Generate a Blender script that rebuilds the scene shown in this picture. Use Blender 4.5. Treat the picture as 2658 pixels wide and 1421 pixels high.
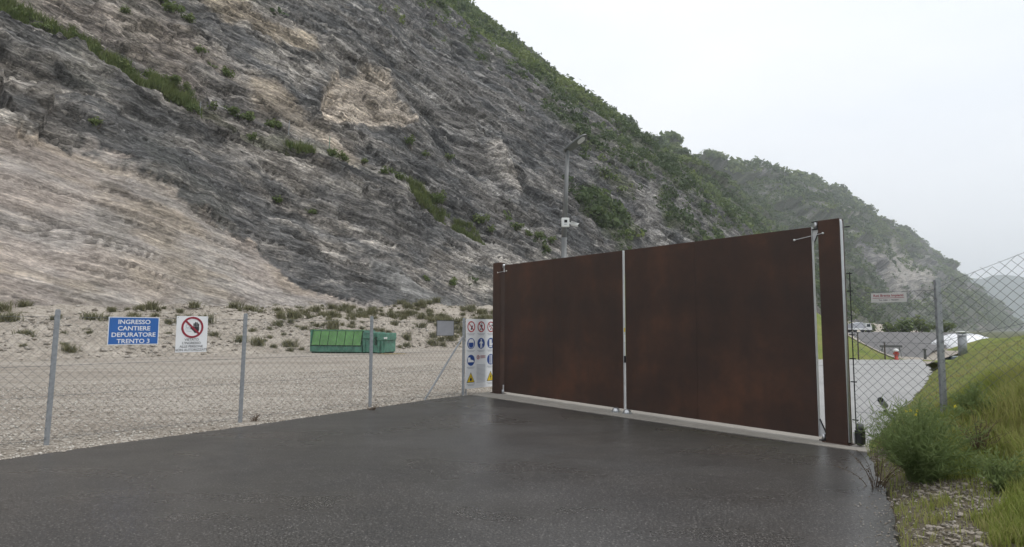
import bpy, math, random
import numpy as np
from mathutils import Matrix, Vector

for o in list(bpy.data.objects):
    bpy.data.objects.remove(o)
SC = bpy.context.scene
COL = SC.collection
rad = math.radians

# ------------------------------------------------------------------ camera
cam_d = bpy.data.cameras.new('camera')
cam = bpy.data.objects.new('camera', cam_d)
COL.objects.link(cam)
cam_d.sensor_width = 36.0
cam_d.lens = 36.0 * 1585.0 / 2658.0
cam_d.clip_start = 0.05
cam_d.clip_end = 20000
cam.matrix_world = Matrix.Translation((0, 0, 1.75)) @ Matrix.Rotation(rad(95.0), 4, 'X') @ Matrix.Rotation(rad(0.34), 4, 'Z')
SC.camera = cam
SC.cycles.use_denoising = True
SC.cycles.max_bounces = 6
SC.cycles.diffuse_bounces = 3
SC.cycles.glossy_bounces = 2
SC.cycles.transmission_bounces = 3
SC.cycles.volume_bounces = 1
SC.cycles.transparent_max_bounces = 6

# ------------------------------------------------------------------ sky, sun, exposure
SUN_EL, SUN_AZ = 62.0, 105.0          # azimuth measured clockwise from the view direction (+Y)
w = bpy.data.worlds.new('World')
SC.world = w
w.use_nodes = True
wn, wl = w.node_tree.nodes, w.node_tree.links
wn.clear()
w_out = wn.new('ShaderNodeOutputWorld')
w_bg = wn.new('ShaderNodeBackground')
w_sky = wn.new('ShaderNodeTexSky')
w_sky.sky_type = 'NISHITA'
w_sky.sun_disc = False
w_sky.sun_elevation = rad(SUN_EL)
w_sky.sun_rotation = rad(SUN_AZ)
w_sky.dust_density = 4.0
w_hsv = wn.new('ShaderNodeHueSaturation')
w_hsv.inputs['Saturation'].default_value = 0.12
w_tc = wn.new('ShaderNodeTexCoord')
w_map = wn.new('ShaderNodeMapping')
w_map.inputs['Scale'].default_value = (1.0, 1.0, 2.4)
w_noise = wn.new('ShaderNodeTexNoise')
w_noise.inputs['Scale'].default_value = 2.2
w_noise.inputs['Detail'].default_value = 5.0
w_ramp = wn.new('ShaderNodeValToRGB')
w_ramp.color_ramp.elements[0].position = 0.25
w_ramp.color_ramp.elements[0].color = (9.2, 9.7, 10.4, 1)
w_ramp.color_ramp.elements[1].position = 0.75
w_ramp.color_ramp.elements[1].color = (11.0, 11.1, 11.3, 1)
w_mix = wn.new('ShaderNodeMixRGB')
w_mix.inputs[0].default_value = 0.85
wl.new(w_sky.outputs[0], w_hsv.inputs['Color'])
wl.new(w_tc.outputs['Generated'], w_map.inputs[0])
wl.new(w_map.outputs[0], w_noise.inputs['Vector'])
wl.new(w_noise.outputs[0], w_ramp.inputs[0])
wl.new(w_hsv.outputs[0], w_mix.inputs[1])
wl.new(w_ramp.outputs[0], w_mix.inputs[2])
wl.new(w_mix.outputs[0], w_bg.inputs['Color'])
w_bg.inputs['Strength'].default_value = 0.10
wl.new(w_bg.outputs[0], w_out.inputs['Surface'])

sun_d = bpy.data.lights.new('sun', 'SUN')
sun_d.energy = 1.1
sun_d.angle = rad(14)
sun_d.color = (1.0, 0.97, 0.93)
sun = bpy.data.objects.new('sun', sun_d)
COL.objects.link(sun)
_sv = Vector((math.sin(rad(SUN_AZ)) * math.cos(rad(SUN_EL)), math.cos(rad(SUN_AZ)) * math.cos(rad(SUN_EL)), math.sin(rad(SUN_EL))))
sun.rotation_euler = _sv.to_track_quat('Z', 'Y').to_euler()
sun.location = (0, 0, 60)

SC.view_settings.view_transform = 'Standard'
SC.view_settings.look = 'None'
SC.view_settings.exposure = 0.27
SC.view_settings.gamma = 1.0
SC.view_settings.use_curve_mapping = False

# ------------------------------------------------------------------ helpers
RNG = np.random.default_rng(7)
random.seed(7)


def tag(o, label=None, cat=None, group=None, kind=None):
    if label: o['label'] = label
    if cat: o['category'] = cat
    if group: o['group'] = group
    if kind: o['kind'] = kind
    return o


def thing(name, label, cat, loc=(0, 0, 0), rz=0.0, group=None):
    o = bpy.data.objects.new(name, None)
    COL.objects.link(o)
    o.empty_display_size = 0.2
    o.location = loc
    o.rotation_euler = (0, 0, rz)
    return tag(o, label, cat, group)


def link(name, me, parent=None):
    o = bpy.data.objects.new(name, me)
    COL.objects.link(o)
    if parent is not None:
        o.parent = parent
    return o


def copy_tree(o, parent=None):
    c = o.copy()
    COL.objects.link(c)
    c.parent = parent
    for ch in o.children:
        copy_tree(ch, c)
    return c


def fast_mesh(name, V, F, mat, parent=None, smooth=False, attrs=None, uniform=None):
    """V (n,3), F (m,k) arrays -> one mesh object; attrs {name: (type, domain, array)}"""
    V = np.asarray(V, np.float32)
    F = np.asarray(F, np.int32)
    k = F.shape[1]
    me = bpy.data.meshes.new(name)
    me.vertices.add(len(V))
    me.vertices.foreach_set('co', V.ravel())
    me.loops.add(F.size)
    me.loops.foreach_set('vertex_index', F.ravel())
    me.polygons.add(len(F))
    me.polygons.foreach_set('loop_start', np.arange(0, F.size, k, dtype=np.int32))
    me.polygons.foreach_set('loop_total', np.full(len(F), k, np.int32))
    if smooth:
        me.polygons.foreach_set('use_smooth', np.ones(len(F), bool))
    me.update(calc_edges=True)
    me.validate()
    if attrs:
        for an, (at, dom, arr) in attrs.items():
            a = me.attributes.new(an, at, dom)
            key = {'FLOAT': 'value', 'FLOAT_VECTOR': 'vector', 'FLOAT_COLOR': 'color'}[at]
            a.data.foreach_set(key, np.asarray(arr, np.float32).ravel())
    me.materials.append(mat)
    return link(name, me, parent)


class MB:
    def __init__(self):
        self.v, self.f = [], []

    def add(self, vs, fs):
        b = len(self.v)
        self.v += [tuple(p) for p in vs]
        self.f += [tuple(i + b for i in f) for f in fs]
        return self

    def box(self, lo, hi):
        (a, b, c), (d, e, g) = lo, hi
        return self.add([(a, b, c), (d, b, c), (d, e, c), (a, e, c), (a, b, g), (d, b, g), (d, e, g), (a, e, g)],
                        [(0, 3, 2, 1), (4, 5, 6, 7), (0, 1, 5, 4), (1, 2, 6, 5), (2, 3, 7, 6), (3, 0, 4, 7)])

    def bbox(self, lo, hi, b=0.01):
        """box with bevelled vertical (z) edges and chamfered top"""
        (x0, y0, z0), (x1, y1, z1) = lo, hi
        def ring(x0, y0, x1, y1, z, c):
            return [(x0 + c, y0, z), (x1 - c, y0, z), (x1, y0 + c, z), (x1, y1 - c, z), (x1 - c, y1, z), (x0 + c, y1, z), (x0, y1 - c, z), (x0, y0 + c, z)]
        R = ring(x0 + b, y0 + b, x1 - b, y1 - b, z0, b) + ring(x0, y0, x1, y1, z0 + b, b) + ring(x0, y0, x1, y1, z1 - b, b) + ring(x0 + b, y0 + b, x1 - b, y1 - b, z1, b)
        F = [tuple(range(7, -1, -1)), tuple(range(24, 32))]
        for k in range(3):
            for i in range(8):
                j = (i + 1) % 8
                F.append((k * 8 + i, k * 8 + j, k * 8 + 8 + j, k * 8 + 8 + i))
        return self.add(R, F)

    def tube(self, p0, p1, r0, r1=None, n=8, caps=True):
        r1 = r0 if r1 is None else r1
        p0, p1 = Vector(p0), Vector(p1)
        d = (p1 - p0).normalized()
        u = d.orthogonal().normalized()
        w_ = d.cross(u)
        vs = []
        for p, r in ((p0, r0), (p1, r1)):
            for i in range(n):
                a = 2 * math.pi * i / n
                vs.append(p + (u * math.cos(a) + w_ * math.sin(a)) * r)
        fs = [(i, (i + 1) % n, n + (i + 1) % n, n + i) for i in range(n)]
        if caps:
            fs += [tuple(range(n - 1, -1, -1)), tuple(range(n, 2 * n))]
        return self.add(vs, fs)

    def lathe(self, prof, n=16, c=(0, 0, 0)):
        vs = []
        for r, z in prof:
            for i in range(n):
                a = 2 * math.pi * i / n
                vs.append((c[0] + r * math.cos(a), c[1] + r * math.sin(a), c[2] + z))
        fs = []
        for k in range(len(prof) - 1):
            for i in range(n):
                j = (i + 1) % n
                fs.append((k * n + i, k * n + j, k * n + n + j, k * n + n + i))
        fs.append(tuple(range(n - 1, -1, -1)))
        fs.append(tuple(range((len(prof) - 1) * n, len(prof) * n)))
        return self.add(vs, fs)

    def prism_xz(self, poly, y0, y1):
        """polygon in x,z extruded along y"""
        n = len(poly)
        vs = [(x, y0, z) for x, z in poly] + [(x, y1, z) for x, z in poly]
        fs = [tuple(range(n)), tuple(range(2 * n - 1, n - 1, -1))]
        fs += [(i, n + i, n + (i + 1) % n, (i + 1) % n) for i in range(n)]
        return self.add(vs, fs)

    def build(self, name, mat, parent=None, smooth=False):
        me = bpy.data.meshes.new(name)
        me.from_pydata(self.v, [], self.f)
        me.update()
        if smooth:
            for p in me.polygons: p.use_smooth = True
        me.materials.append(mat)
        return link(name, me, parent)


def disc_poly(cx, cz, r, n=28, ax=1.0):
    return [(cx + r * ax * math.cos(2 * math.pi * i / n), cz + r * math.sin(2 * math.pi * i / n)) for i in range(n)]


def ring_xz(mb, cx, cz, r0, r1, y0, y1, n=32):
    for i in range(n):
        a, b = 2 * math.pi * i / n, 2 * math.pi * (i + 1) / n
        P = lambda r, t: (cx + r * math.cos(t), cz + r * math.sin(t))
        mb.prism_xz([P(r0, a), P(r1, a), P(r1, b), P(r0, b)], y0, y1)


def text_mesh(name, lines, mat, parent, x, z, size, y, lead=1.35, wide=1.0, bold=0.0, align='CENTER'):
    """lettering lying in the x,z plane, readable from -y"""
    V, F = [], []
    for k, t in enumerate(lines):
        c = bpy.data.curves.new('txt', 'FONT')
        c.body = t
        c.size = size
        c.align_x = align
        c.offset = bold
        c.resolution_u = 3
        c.fill_mode = 'FRONT'
        o = bpy.data.objects.new('txt', c)
        COL.objects.link(o)
        dg = bpy.context.evaluated_depsgraph_get()
        me = bpy.data.meshes.new_from_object(o.evaluated_get(dg))
        b = len(V)
        V += [(x + p.co.x * wide, y, z - k * size * lead + p.co.y) for p in me.vertices]
        F += [tuple(b + i for i in p.vertices) for p in me.polygons]
        bpy.data.objects.remove(o)
        bpy.data.meshes.remove(me)
        bpy.data.curves.remove(c)
    me = bpy.data.meshes.new(name)
    me.from_pydata(V, [], F)
    me.update()
    me.materials.append(mat)
    return link(name, me, parent)


# ---- value noise in numpy
def _h(ix, iy, seed):
    n = (ix.astype(np.int64) * 374761393 + iy.astype(np.int64) * 668265263 + seed * 1442695041) & 0xffffffff
    n = ((n ^ (n >> 13)) * 1274126177) & 0xffffffff
    n = ((n ^ (n >> 16)) * 2246822519) & 0xffffffff
    return ((n ^ (n >> 15)) & 0xffffff) / float(0xffffff)


def vn(x, y, seed=0):
    x, y = np.asarray(x, float), np.asarray(y, float)
    ix, iy = np.floor(x), np.floor(y)
    fx, fy = x - ix, y - iy
    fx = fx * fx * fx * (fx * (fx * 6 - 15) + 10)
    fy = fy * fy * fy * (fy * (fy * 6 - 15) + 10)
    a, b = _h(ix, iy, seed), _h(ix + 1, iy, seed)
    c, d = _h(ix, iy + 1, seed), _h(ix + 1, iy + 1, seed)
    return (a + (b - a) * fx) * (1 - fy) + (c + (d - c) * fx) * fy


def fbm(x, y, seed=0, octv=4, gain=0.5):
    r, a, t = 0.0, 1.0, 0.0
    for k in range(octv):
        r = r + a * vn(x, y, seed + k * 17)
        t += a
        a *= gain
        x, y = x * 2.03 + 11.3, y * 2.03 + 5.7
    return r / t


def cells(x, y, seed=0):
    """cellular noise: offset to the nearest site, three random numbers of its cell, distance to the border"""
    x, y = np.asarray(x, float), np.asarray(y, float)
    ix, iy = np.floor(x), np.floor(y)
    f1 = np.full(x.shape, 9.0); f2 = np.full(x.shape, 9.0)
    bx = np.zeros(x.shape); by = np.zeros(x.shape); cx_ = np.zeros(x.shape); cy_ = np.zeros(x.shape)
    for dx in (-1, 0, 1):
        for dy in (-1, 0, 1):
            gx, gy = ix + dx, iy + dy
            ox = x - gx - _h(gx, gy, seed); oy = y - gy - _h(gx, gy, seed + 5)
            d = ox * ox + oy * oy
            m = d < f1
            f2 = np.where(m, f1, np.minimum(f2, d))
            f1 = np.where(m, d, f1)
            bx = np.where(m, ox, bx); by = np.where(m, oy, by)
            cx_ = np.where(m, gx, cx_); cy_ = np.where(m, gy, cy_)
    return bx, by, _h(cx_, cy_, seed + 11), _h(cx_, cy_, seed + 12), _h(cx_, cy_, seed + 13), np.sqrt(f2) - np.sqrt(f1)


def sst(a, b, x):
    t = np.clip((x - a) / (b - a), 0, 1)
    return t * t * (3 - 2 * t)


def poly_sd(px, py, poly):
    """signed distance, positive inside"""
    P = np.array(poly, float)
    d = np.full(px.shape, 1e18)
    ins = np.zeros(px.shape, bool)
    n = len(P)
    for i in range(n):
        ax, ay = P[i]
        bx, by = P[(i + 1) % n]
        ex, ey = bx - ax, by - ay
        t = np.clip(((px - ax) * ex + (py - ay) * ey) / (ex * ex + ey * ey + 1e-9), 0, 1)
        d = np.minimum(d, (px - ax - t * ex) ** 2 + (py - ay - t * ey) ** 2)
        cr = ((ay > py) != (by > py))
        xx = ax + (py - ay) / (by - ay if by != ay else 1e-9) * ex
        ins ^= cr & (px < xx)
    d = np.sqrt(d)
    return np.where(ins, d, -d)


def line_sd(px, py, line):
    """distance to an open polyline, sign: + on its left"""
    P = np.array(line, float)
    best = np.full(px.shape, 1e18)
    sg = np.zeros(px.shape)
    for i in range(len(P) - 1):
        ax, ay = P[i]
        ex, ey = P[i + 1] - P[i]
        t = np.clip(((px - ax) * ex + (py - ay) * ey) / (ex * ex + ey * ey), 0, 1)
        dx, dy = px - ax - t * ex, py - ay - t * ey
        d = dx * dx + dy * dy
        m = d < best
        best = np.where(m, d, best)
        sg = np.where(m, np.sign(ex * (py - ay) - ey * (px - ax)), sg)
    return np.sqrt(best) * sg


def grid_faces(nr, nc):
    i = np.arange(nr * nc).reshape(nr, nc)
    return np.stack([i[:-1, :-1], i[:-1, 1:], i[1:, 1:], i[1:, :-1]], -1).reshape(-1, 4)


# ------------------------------------------------------------------ materials
def new_mat(name):
    m = bpy.data.materials.new(name)
    m.use_nodes = True
    nt = m.node_tree
    return m, nt, nt.nodes['Principled BSDF']


def N(nt, typ, **kw):
    n = nt.nodes.new(typ)
    for k, v in kw.items():
        if k in n.inputs:
            n.inputs[k].default_value = v
        else:
            setattr(n, k, v)
    return n


def ramp(nt, src, stops):
    r = nt.nodes.new('ShaderNodeValToRGB')
    e = r.color_ramp.elements
    while len(e) < len(stops): e.new(0.5)
    for k, (p, c) in enumerate(stops):
        e[k].position = p
        e[k].color = (*c, 1) if len(c) == 3 else c
    nt.links.new(src, r.inputs[0])
    return r


def coords(nt, scale=(1, 1, 1), src='Object'):
    tc = nt.nodes.new('ShaderNodeTexCoord')
    mp = nt.nodes.new('ShaderNodeMapping')
    mp.inputs['Scale'].default_value = scale
    nt.links.new(tc.outputs[src], mp.inputs[0])
    return mp.outputs[0]


def noise(nt, vec, scale, detail=4, rough=0.55):
    n = N(nt, 'ShaderNodeTexNoise', Scale=scale, Detail=detail, Roughness=rough)
    nt.links.new(vec, n.inputs['Vector'])
    return n.outputs[0]


def mixc(nt, fac, a, b, mode='MIX'):
    m = nt.nodes.new('ShaderNodeMixRGB')
    m.blend_type = mode
    for s, k in ((fac, 0), (a, 1), (b, 2)):
        if hasattr(s, 'links'):
            nt.links.new(s, m.inputs[k])
        elif k == 0:
            m.inputs[0].default_value = s
        else:
            m.inputs[k].default_value = (*s, 1)
    return m.outputs[0]


def bump(nt, b, h, strength, dist):
    n = N(nt, 'ShaderNodeBump', Strength=strength, Distance=dist)
    nt.links.new(h, n.inputs['Height'])
    nt.links.new(n.outputs[0], b.inputs['Normal'])
    return n


def plain(name, col, rough=0.6, metal=0.0, var=0.12, scale=6.0, spec=0.5, bmp=0.0, bscale=80.0):
    m, nt, b = new_mat(name)
    v = coords(nt)
    n = noise(nt, v, scale, 5)
    lo = tuple(c * (1 - var) for c in col)
    hi = tuple(min(1, c * (1 + var)) for c in col)
    r = ramp(nt, n, [(0.3, lo), (0.7, hi)])
    nt.links.new(r.outputs[0], b.inputs['Base Color'])
    b.inputs['Roughness'].default_value = rough
    b.inputs['Metallic'].default_value = metal
    b.inputs['Specular IOR Level'].default_value = spec
    if bmp:
        bump(nt, b, noise(nt, v, bscale, 3), bmp, 0.01)
    return m


def mat_asphalt():
    m, nt, b = new_mat('asphalt')
    v = coords(nt)
    big = noise(nt, v, 0.6, 7, 0.7)
    fine = noise(nt, v, 45, 5, 0.8)
    vor = N(nt, 'ShaderNodeTexVoronoi', Scale=85.0)
    nt.links.new(v, vor.inputs['Vector'])
    base = ramp(nt, fine, [(0.34, (0.017, 0.0166, 0.016)), (0.50, (0.047, 0.0455, 0.0435)), (0.64, (0.135, 0.128, 0.120))]).outputs[0]
    base = mixc(nt, 0.75, base, ramp(nt, big, [(0.3, (0.72, 0.72, 0.74)), (0.7, (1.3, 1.26, 1.22))]).outputs[0], 'MULTIPLY')
    # scattered pale chippings
    sep = N(nt, 'ShaderNodeSeparateColor')
    nt.links.new(vor.outputs['Color'], sep.inputs[0])
    chips = ramp(nt, sep.outputs[0], [(0.955, (0, 0, 0)), (0.975, (1, 1, 1))]).outputs[0]
    base = mixc(nt, chips, base, (0.19, 0.18, 0.17))
    nt.links.new(base, b.inputs['Base Color'])
    wet = noise(nt, coords(nt, (0.5, 0.9, 1)), 0.8, 4)
    rr = ramp(nt, wet, [(0.34, (0.24,) * 3), (0.64, (0.38,) * 3)])
    nt.links.new(rr.outputs[0], b.inputs['Roughness'])
    b.inputs['Specular IOR Level'].default_value = 0.5
    bump(nt, b, vor.outputs['Distance'], 0.25, 0.004)
    return m


def mat_gravel(name, tint=(1, 1, 1), scale=26.0):
    m, nt, b = new_mat(name)
    v = coords(nt)
    vor = N(nt, 'ShaderNodeTexVoronoi', Scale=scale)
    nt.links.new(v, vor.inputs['Vector'])
    sep = N(nt, 'ShaderNodeSeparateColor')
    nt.links.new(vor.outputs['Color'], sep.inputs[0])
    st = ramp(nt, sep.outputs[0], [(0.0, (0.21, 0.187, 0.16)), (0.35, (0.37, 0.338, 0.30)), (0.7, (0.48, 0.442, 0.398)), (1.0, (0.60, 0.57, 0.53))]).outputs[0]
    big = noise(nt, v, 0.16, 5, 0.6)
    st = mixc(nt, 0.9, st, ramp(nt, big, [(0.32, (0.84, 0.81, 0.76)), (0.68, (1.08, 1.06, 1.03))]).outputs[0], 'MULTIPLY')
    # wheel tracks: long soft darker bands
    trk = noise(nt, coords(nt, (0.05, 0.35, 1)), 1.1, 3)
    st = mixc(nt, 0.8, st, ramp(nt, trk, [(0.43, (1, 1, 1)), (0.50, (0.74, 0.72, 0.70)), (0.57, (1, 1, 1))]).outputs[0], 'MULTIPLY')
    st = mixc(nt, 1.0, st, tint, 'MULTIPLY')
    nt.links.new(st, b.inputs['Base Color'])
    b.inputs['Roughness'].default_value = 0.9
    b.inputs['Specular IOR Level'].default_value = 0.2
    inv = N(nt, 'ShaderNodeMath', operation='MULTIPLY')
    inv.inputs[1].default_value = -1.0
    nt.links.new(vor.outputs['Distance'], inv.inputs[0])
    bump(nt, b, inv.outputs[0], 0.9, 0.04)
    return m


def mat_bank():
    m, nt, b = new_mat('bank_rubble')
    v = coords(nt)
    n1 = noise(nt, v, 0.5, 6, 0.65)
    n2 = noise(nt, v, 4.0, 6, 0.7)
    c = ramp(nt, n1, [(0.28, (0.27, 0.24, 0.205)), (0.5, (0.38, 0.343, 0.298)), (0.72, (0.46, 0.418, 0.368))]).outputs[0]
    c = mixc(nt, 0.9, c, ramp(nt, n2, [(0.30, (0.55, 0.53, 0.49)), (0.48, (0.98, 0.97, 0.95)), (0.66, (1.3, 1.28, 1.25))]).outputs[0], 'MULTIPLY')
    nt.links.new(c, b.inputs['Base Color'])
    b.inputs['Roughness'].default_value = 0.95
    b.inputs['Specular IOR Level'].default_value = 0.15
    bump(nt, b, n2, 0.8, 0.25)
    return m


def mat_rock():
    m, nt, b = new_mat('mountain_rock')
    col = N(nt, 'ShaderNodeAttribute', attribute_name='rock')
    bed = N(nt, 'ShaderNodeAttribute', attribute_name='bed')
    mp = N(nt, 'ShaderNodeMapping')
    mp.inputs['Scale'].default_value = (0.085, 1.0, 0.8)
    nt.links.new(bed.outputs['Vector'], mp.inputs[0])
    n1 = noise(nt, mp.outputs[0], 2.2, 6, 0.68)
    mp2 = N(nt, 'ShaderNodeMapping')
    mp2.inputs['Scale'].default_value = (0.45, 1.0, 1.0)
    nt.links.new(bed.outputs['Vector'], mp2.inputs[0])
    n2 = noise(nt, mp2.outputs[0], 1.3, 7, 0.7)
    # fractured blocks: warped cells, each its own tone, dark joints between
    wn_ = N(nt, 'ShaderNodeTexNoise', Scale=0.9, Detail=4.0)
    nt.links.new(bed.outputs['Vector'], wn_.inputs['Vector'])
    wv = N(nt, 'ShaderNodeVectorMath', operation='MULTIPLY_ADD')
    nt.links.new(wn_.outputs['Color'], wv.inputs[0])
    wv.inputs[1].default_value = (1.6, 0.8, 0.4)
    nt.links.new(bed.outputs['Vector'], wv.inputs[2])
    mp3 = N(nt, 'ShaderNodeMapping')
    mp3.inputs['Scale'].default_value = (0.16, 1.0, 1.0)
    nt.links.new(wv.outputs[0], mp3.inputs[0])
    vo = N(nt, 'ShaderNodeTexVoronoi', Scale=1.9)
    nt.links.new(mp3.outputs[0], vo.inputs['Vector'])
    ve = N(nt, 'ShaderNodeTexVoronoi', Scale=1.9, feature='DISTANCE_TO_EDGE')
    nt.links.new(mp3.outputs[0], ve.inputs['Vector'])
    sp = N(nt, 'ShaderNodeSeparateColor')
    nt.links.new(vo.outputs['Color'], sp.inputs[0])
    fb = ramp(nt, sp.outputs[0], [(0.0, (0.62, 0.62, 0.63)), (0.6, (1.0, 1.0, 1.0)), (1.0, (1.55, 1.53, 1.50))]).outputs[0]
    fe = ramp(nt, ve.outputs['Distance'], [(0.0, (0.45, 0.45, 0.45)), (0.07, (1.0, 1.0, 1.0))]).outputs[0]
    mp4 = N(nt, 'ShaderNodeMapping')
    mp4.inputs['Scale'].default_value = (0.45, 1.0, 1.0)
    nt.links.new(bed.outputs['Vector'], mp4.inputs[0])
    n3 = noise(nt, mp4.outputs[0], 5.0, 6, 0.72)
    f1 = ramp(nt, n1, [(0.33, (0.50, 0.50, 0.51)), (0.43, (0.90, 0.90, 0.90)), (0.56, (1.08, 1.08, 1.08)), (0.66, (1.5, 1.48, 1.46))]).outputs[0]
    f2 = ramp(nt, n2, [(0.32, (0.62, 0.62, 0.62)), (0.5, (1.0, 1.0, 1.0)), (0.68, (1.30, 1.29, 1.27))]).outputs[0]
    f3 = ramp(nt, n3, [(0.36, (0.6, 0.6, 0.6)), (0.5, (1.0, 1.0, 1.0)), (0.62, (1.45, 1.44, 1.42))]).outputs[0]
    c = mixc(nt, 0.6, col.outputs['Color'], f1, 'MULTIPLY')
    c = mixc(nt, 0.6, c, f2, 'MULTIPLY')
    c = mixc(nt, 0.6, c, f3, 'MULTIPLY')
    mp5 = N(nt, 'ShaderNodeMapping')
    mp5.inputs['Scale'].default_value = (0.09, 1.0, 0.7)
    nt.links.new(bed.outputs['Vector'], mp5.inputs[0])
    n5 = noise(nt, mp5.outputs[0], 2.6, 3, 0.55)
    f5 = ramp(nt, n5, [(0.395, (0.38, 0.38, 0.38)), (0.425, (0.95, 0.95, 0.95)), (0.57, (1.0, 1.0, 1.0)), (0.61, (1.75, 1.73, 1.68))]).outputs[0]  # dark dashes paint in the shadow beneath small ledges, bright ones their pale edges
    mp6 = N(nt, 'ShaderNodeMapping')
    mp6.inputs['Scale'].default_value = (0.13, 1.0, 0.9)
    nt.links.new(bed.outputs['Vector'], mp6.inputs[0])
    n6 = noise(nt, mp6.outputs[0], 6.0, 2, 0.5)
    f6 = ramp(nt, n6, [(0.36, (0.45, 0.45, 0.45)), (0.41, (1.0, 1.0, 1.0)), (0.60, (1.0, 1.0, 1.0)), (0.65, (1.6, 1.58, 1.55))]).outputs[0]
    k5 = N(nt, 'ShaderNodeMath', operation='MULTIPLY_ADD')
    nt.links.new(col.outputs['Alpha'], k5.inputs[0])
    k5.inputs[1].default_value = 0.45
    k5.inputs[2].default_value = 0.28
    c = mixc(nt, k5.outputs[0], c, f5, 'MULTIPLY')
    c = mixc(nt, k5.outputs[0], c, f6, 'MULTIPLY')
    kb = N(nt, 'ShaderNodeMath', operation='MULTIPLY')
    nt.links.new(col.outputs['Alpha'], kb.inputs[0])
    kb.inputs[1].default_value = 0.6
    c = mixc(nt, kb.outputs[0], c, fb, 'MULTIPLY')
    c = mixc(nt, kb.outputs[0], c, fe, 'MULTIPLY')
    nt.links.new(c, b.inputs['Base Color'])
    b.inputs['Roughness'].default_value = 0.9
    b.inputs['Specular IOR Level'].default_value = 0.2
    add = N(nt, 'ShaderNodeMath', operation='ADD')
    nt.links.new(sp.outputs[1], add.inputs[0])
    nt.links.new(n3, add.inputs[1])
    add3 = N(nt, 'ShaderNodeMath', operation='MULTIPLY_ADD')
    nt.links.new(n5, add3.inputs[0])
    add3.inputs[1].default_value = 1.6
    nt.links.new(add.outputs[0], add3.inputs[2])
    bump(nt, b, add3.outputs[0], 0.9, 0.3)
    return m


def mat_leaf(name, lo, mid, hi, trans=0.25, rough=0.6):
    m, nt, b = new_mat(name)
    t = N(nt, 'ShaderNodeAttribute', attribute_name='tint')
    oi = N(nt, 'ShaderNodeObjectInfo')
    ad = N(nt, 'ShaderNodeMath', operation='MULTIPLY_ADD')
    nt.links.new(oi.outputs['Random'], ad.inputs[0])
    ad.inputs[1].default_value = 0.28
    nt.links.new(t.outputs['Fac'], ad.inputs[2])
    r = ramp(nt, ad.outputs[0], [(0.05, lo), (0.5, mid), (1.1, hi)])
    nt.links.new(r.outputs[0], b.inputs['Base Color'])
    b.inputs['Roughness'].default_value = rough
    b.inputs['Specular IOR Level'].default_value = 0.25
    tr = N(nt, 'ShaderNodeBsdfTranslucent')
    nt.links.new(r.outputs[0], tr.inputs['Color'])
    mx = N(nt, 'ShaderNodeMixShader')
    mx.inputs[0].default_value = trans
    nt.links.new(b.outputs[0], mx.inputs[1])
    nt.links.new(tr.outputs[0], mx.inputs[2])
    nt.links.new(mx.outputs[0], nt.nodes['Material Output'].inputs['Surface'])
    return m


def mat_turf(name, stops, scale=0.8):
    m, nt, b = new_mat(name)
    v = coords(nt)
    n1 = noise(nt, v, scale, 6, 0.65)
    n2 = noise(nt, v, 22, 4, 0.7)
    c = ramp(nt, n1, stops).outputs[0]
    c = mixc(nt, 0.9, c, ramp(nt, n2, [(0.3, (0.55, 0.55, 0.5)), (0.7, (1.35, 1.35, 1.3))]).outputs[0], 'MULTIPLY')
    nt.links.new(c, b.inputs['Base Color'])
    b.inputs['Roughness'].default_value = 0.95
    b.inputs['Specular IOR Level'].default_value = 0.15
    bump(nt, b, n2, 0.8, 0.05)
    return m


def mat_corten():
    m, nt, b = new_mat('weathering_steel')
    v = coords(nt, (1, 1, 1))
    n1 = noise(nt, v, 0.7, 7, 0.62)
    n2 = noise(nt, coords(nt, (3, 3, 0.5)), 1.5, 6, 0.65)
    n3 = noise(nt, v, 60, 3, 0.7)
    c = ramp(nt, n1, [(0.25, (0.025, 0.017, 0.015)), (0.5, (0.050, 0.0265, 0.019)), (0.72, (0.094, 0.042, 0.0245))]).outputs[0]
    c = mixc(nt, 0.8, c, ramp(nt, n2, [(0.3, (0.78, 0.79, 0.81)), (0.7, (1.2, 1.17, 1.12))]).outputs[0], 'MULTIPLY')
    c = mixc(nt, 0.5, c, ramp(nt, n3, [(0.3, (0.75, 0.75, 0.75)), (0.7, (1.25, 1.2, 1.15))]).outputs[0], 'MULTIPLY')
    nt.links.new(c, b.inputs['Base Color'])
    rr = ramp(nt, n2, [(0.3, (0.44,) * 3), (0.7, (0.66,) * 3)])
    nt.links.new(rr.outputs[0], b.inputs['Roughness'])
    b.inputs['Specular IOR Level'].default_value = 0.4
    wv = N(nt, 'ShaderNodeBump', Strength=0.5, Distance=0.03)
    nt.links.new(noise(nt, v, 0.9, 2), wv.inputs['Height'])
    fb_ = bump(nt, b, n3, 0.25, 0.003)
    nt.links.new(wv.outputs[0], fb_.inputs['Normal'])
    return m


def mat_concrete(name, col, sc=1.0):
    m, nt, b = new_mat(name)
    v = coords(nt)
    n1 = noise(nt, v, 0.6 * sc, 6, 0.6)
    n2 = noise(nt, v, 25 * sc, 4, 0.7)
    c = ramp(nt, n1, [(0.3, tuple(x * 0.84 for x in col)), (0.7, tuple(x * 1.1 for x in col))]).outputs[0]
    c = mixc(nt, 0.7, c, ramp(nt, n2, [(0.3, (0.78, 0.77, 0.75)), (0.7, (1.15, 1.15, 1.14))]).outputs[0], 'MULTIPLY')
    nt.links.new(c, b.inputs['Base Color'])
    b.inputs['Roughness'].default_value = 0.75
    bump(nt, b, n2, 0.3, 0.008)
    return m


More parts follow.
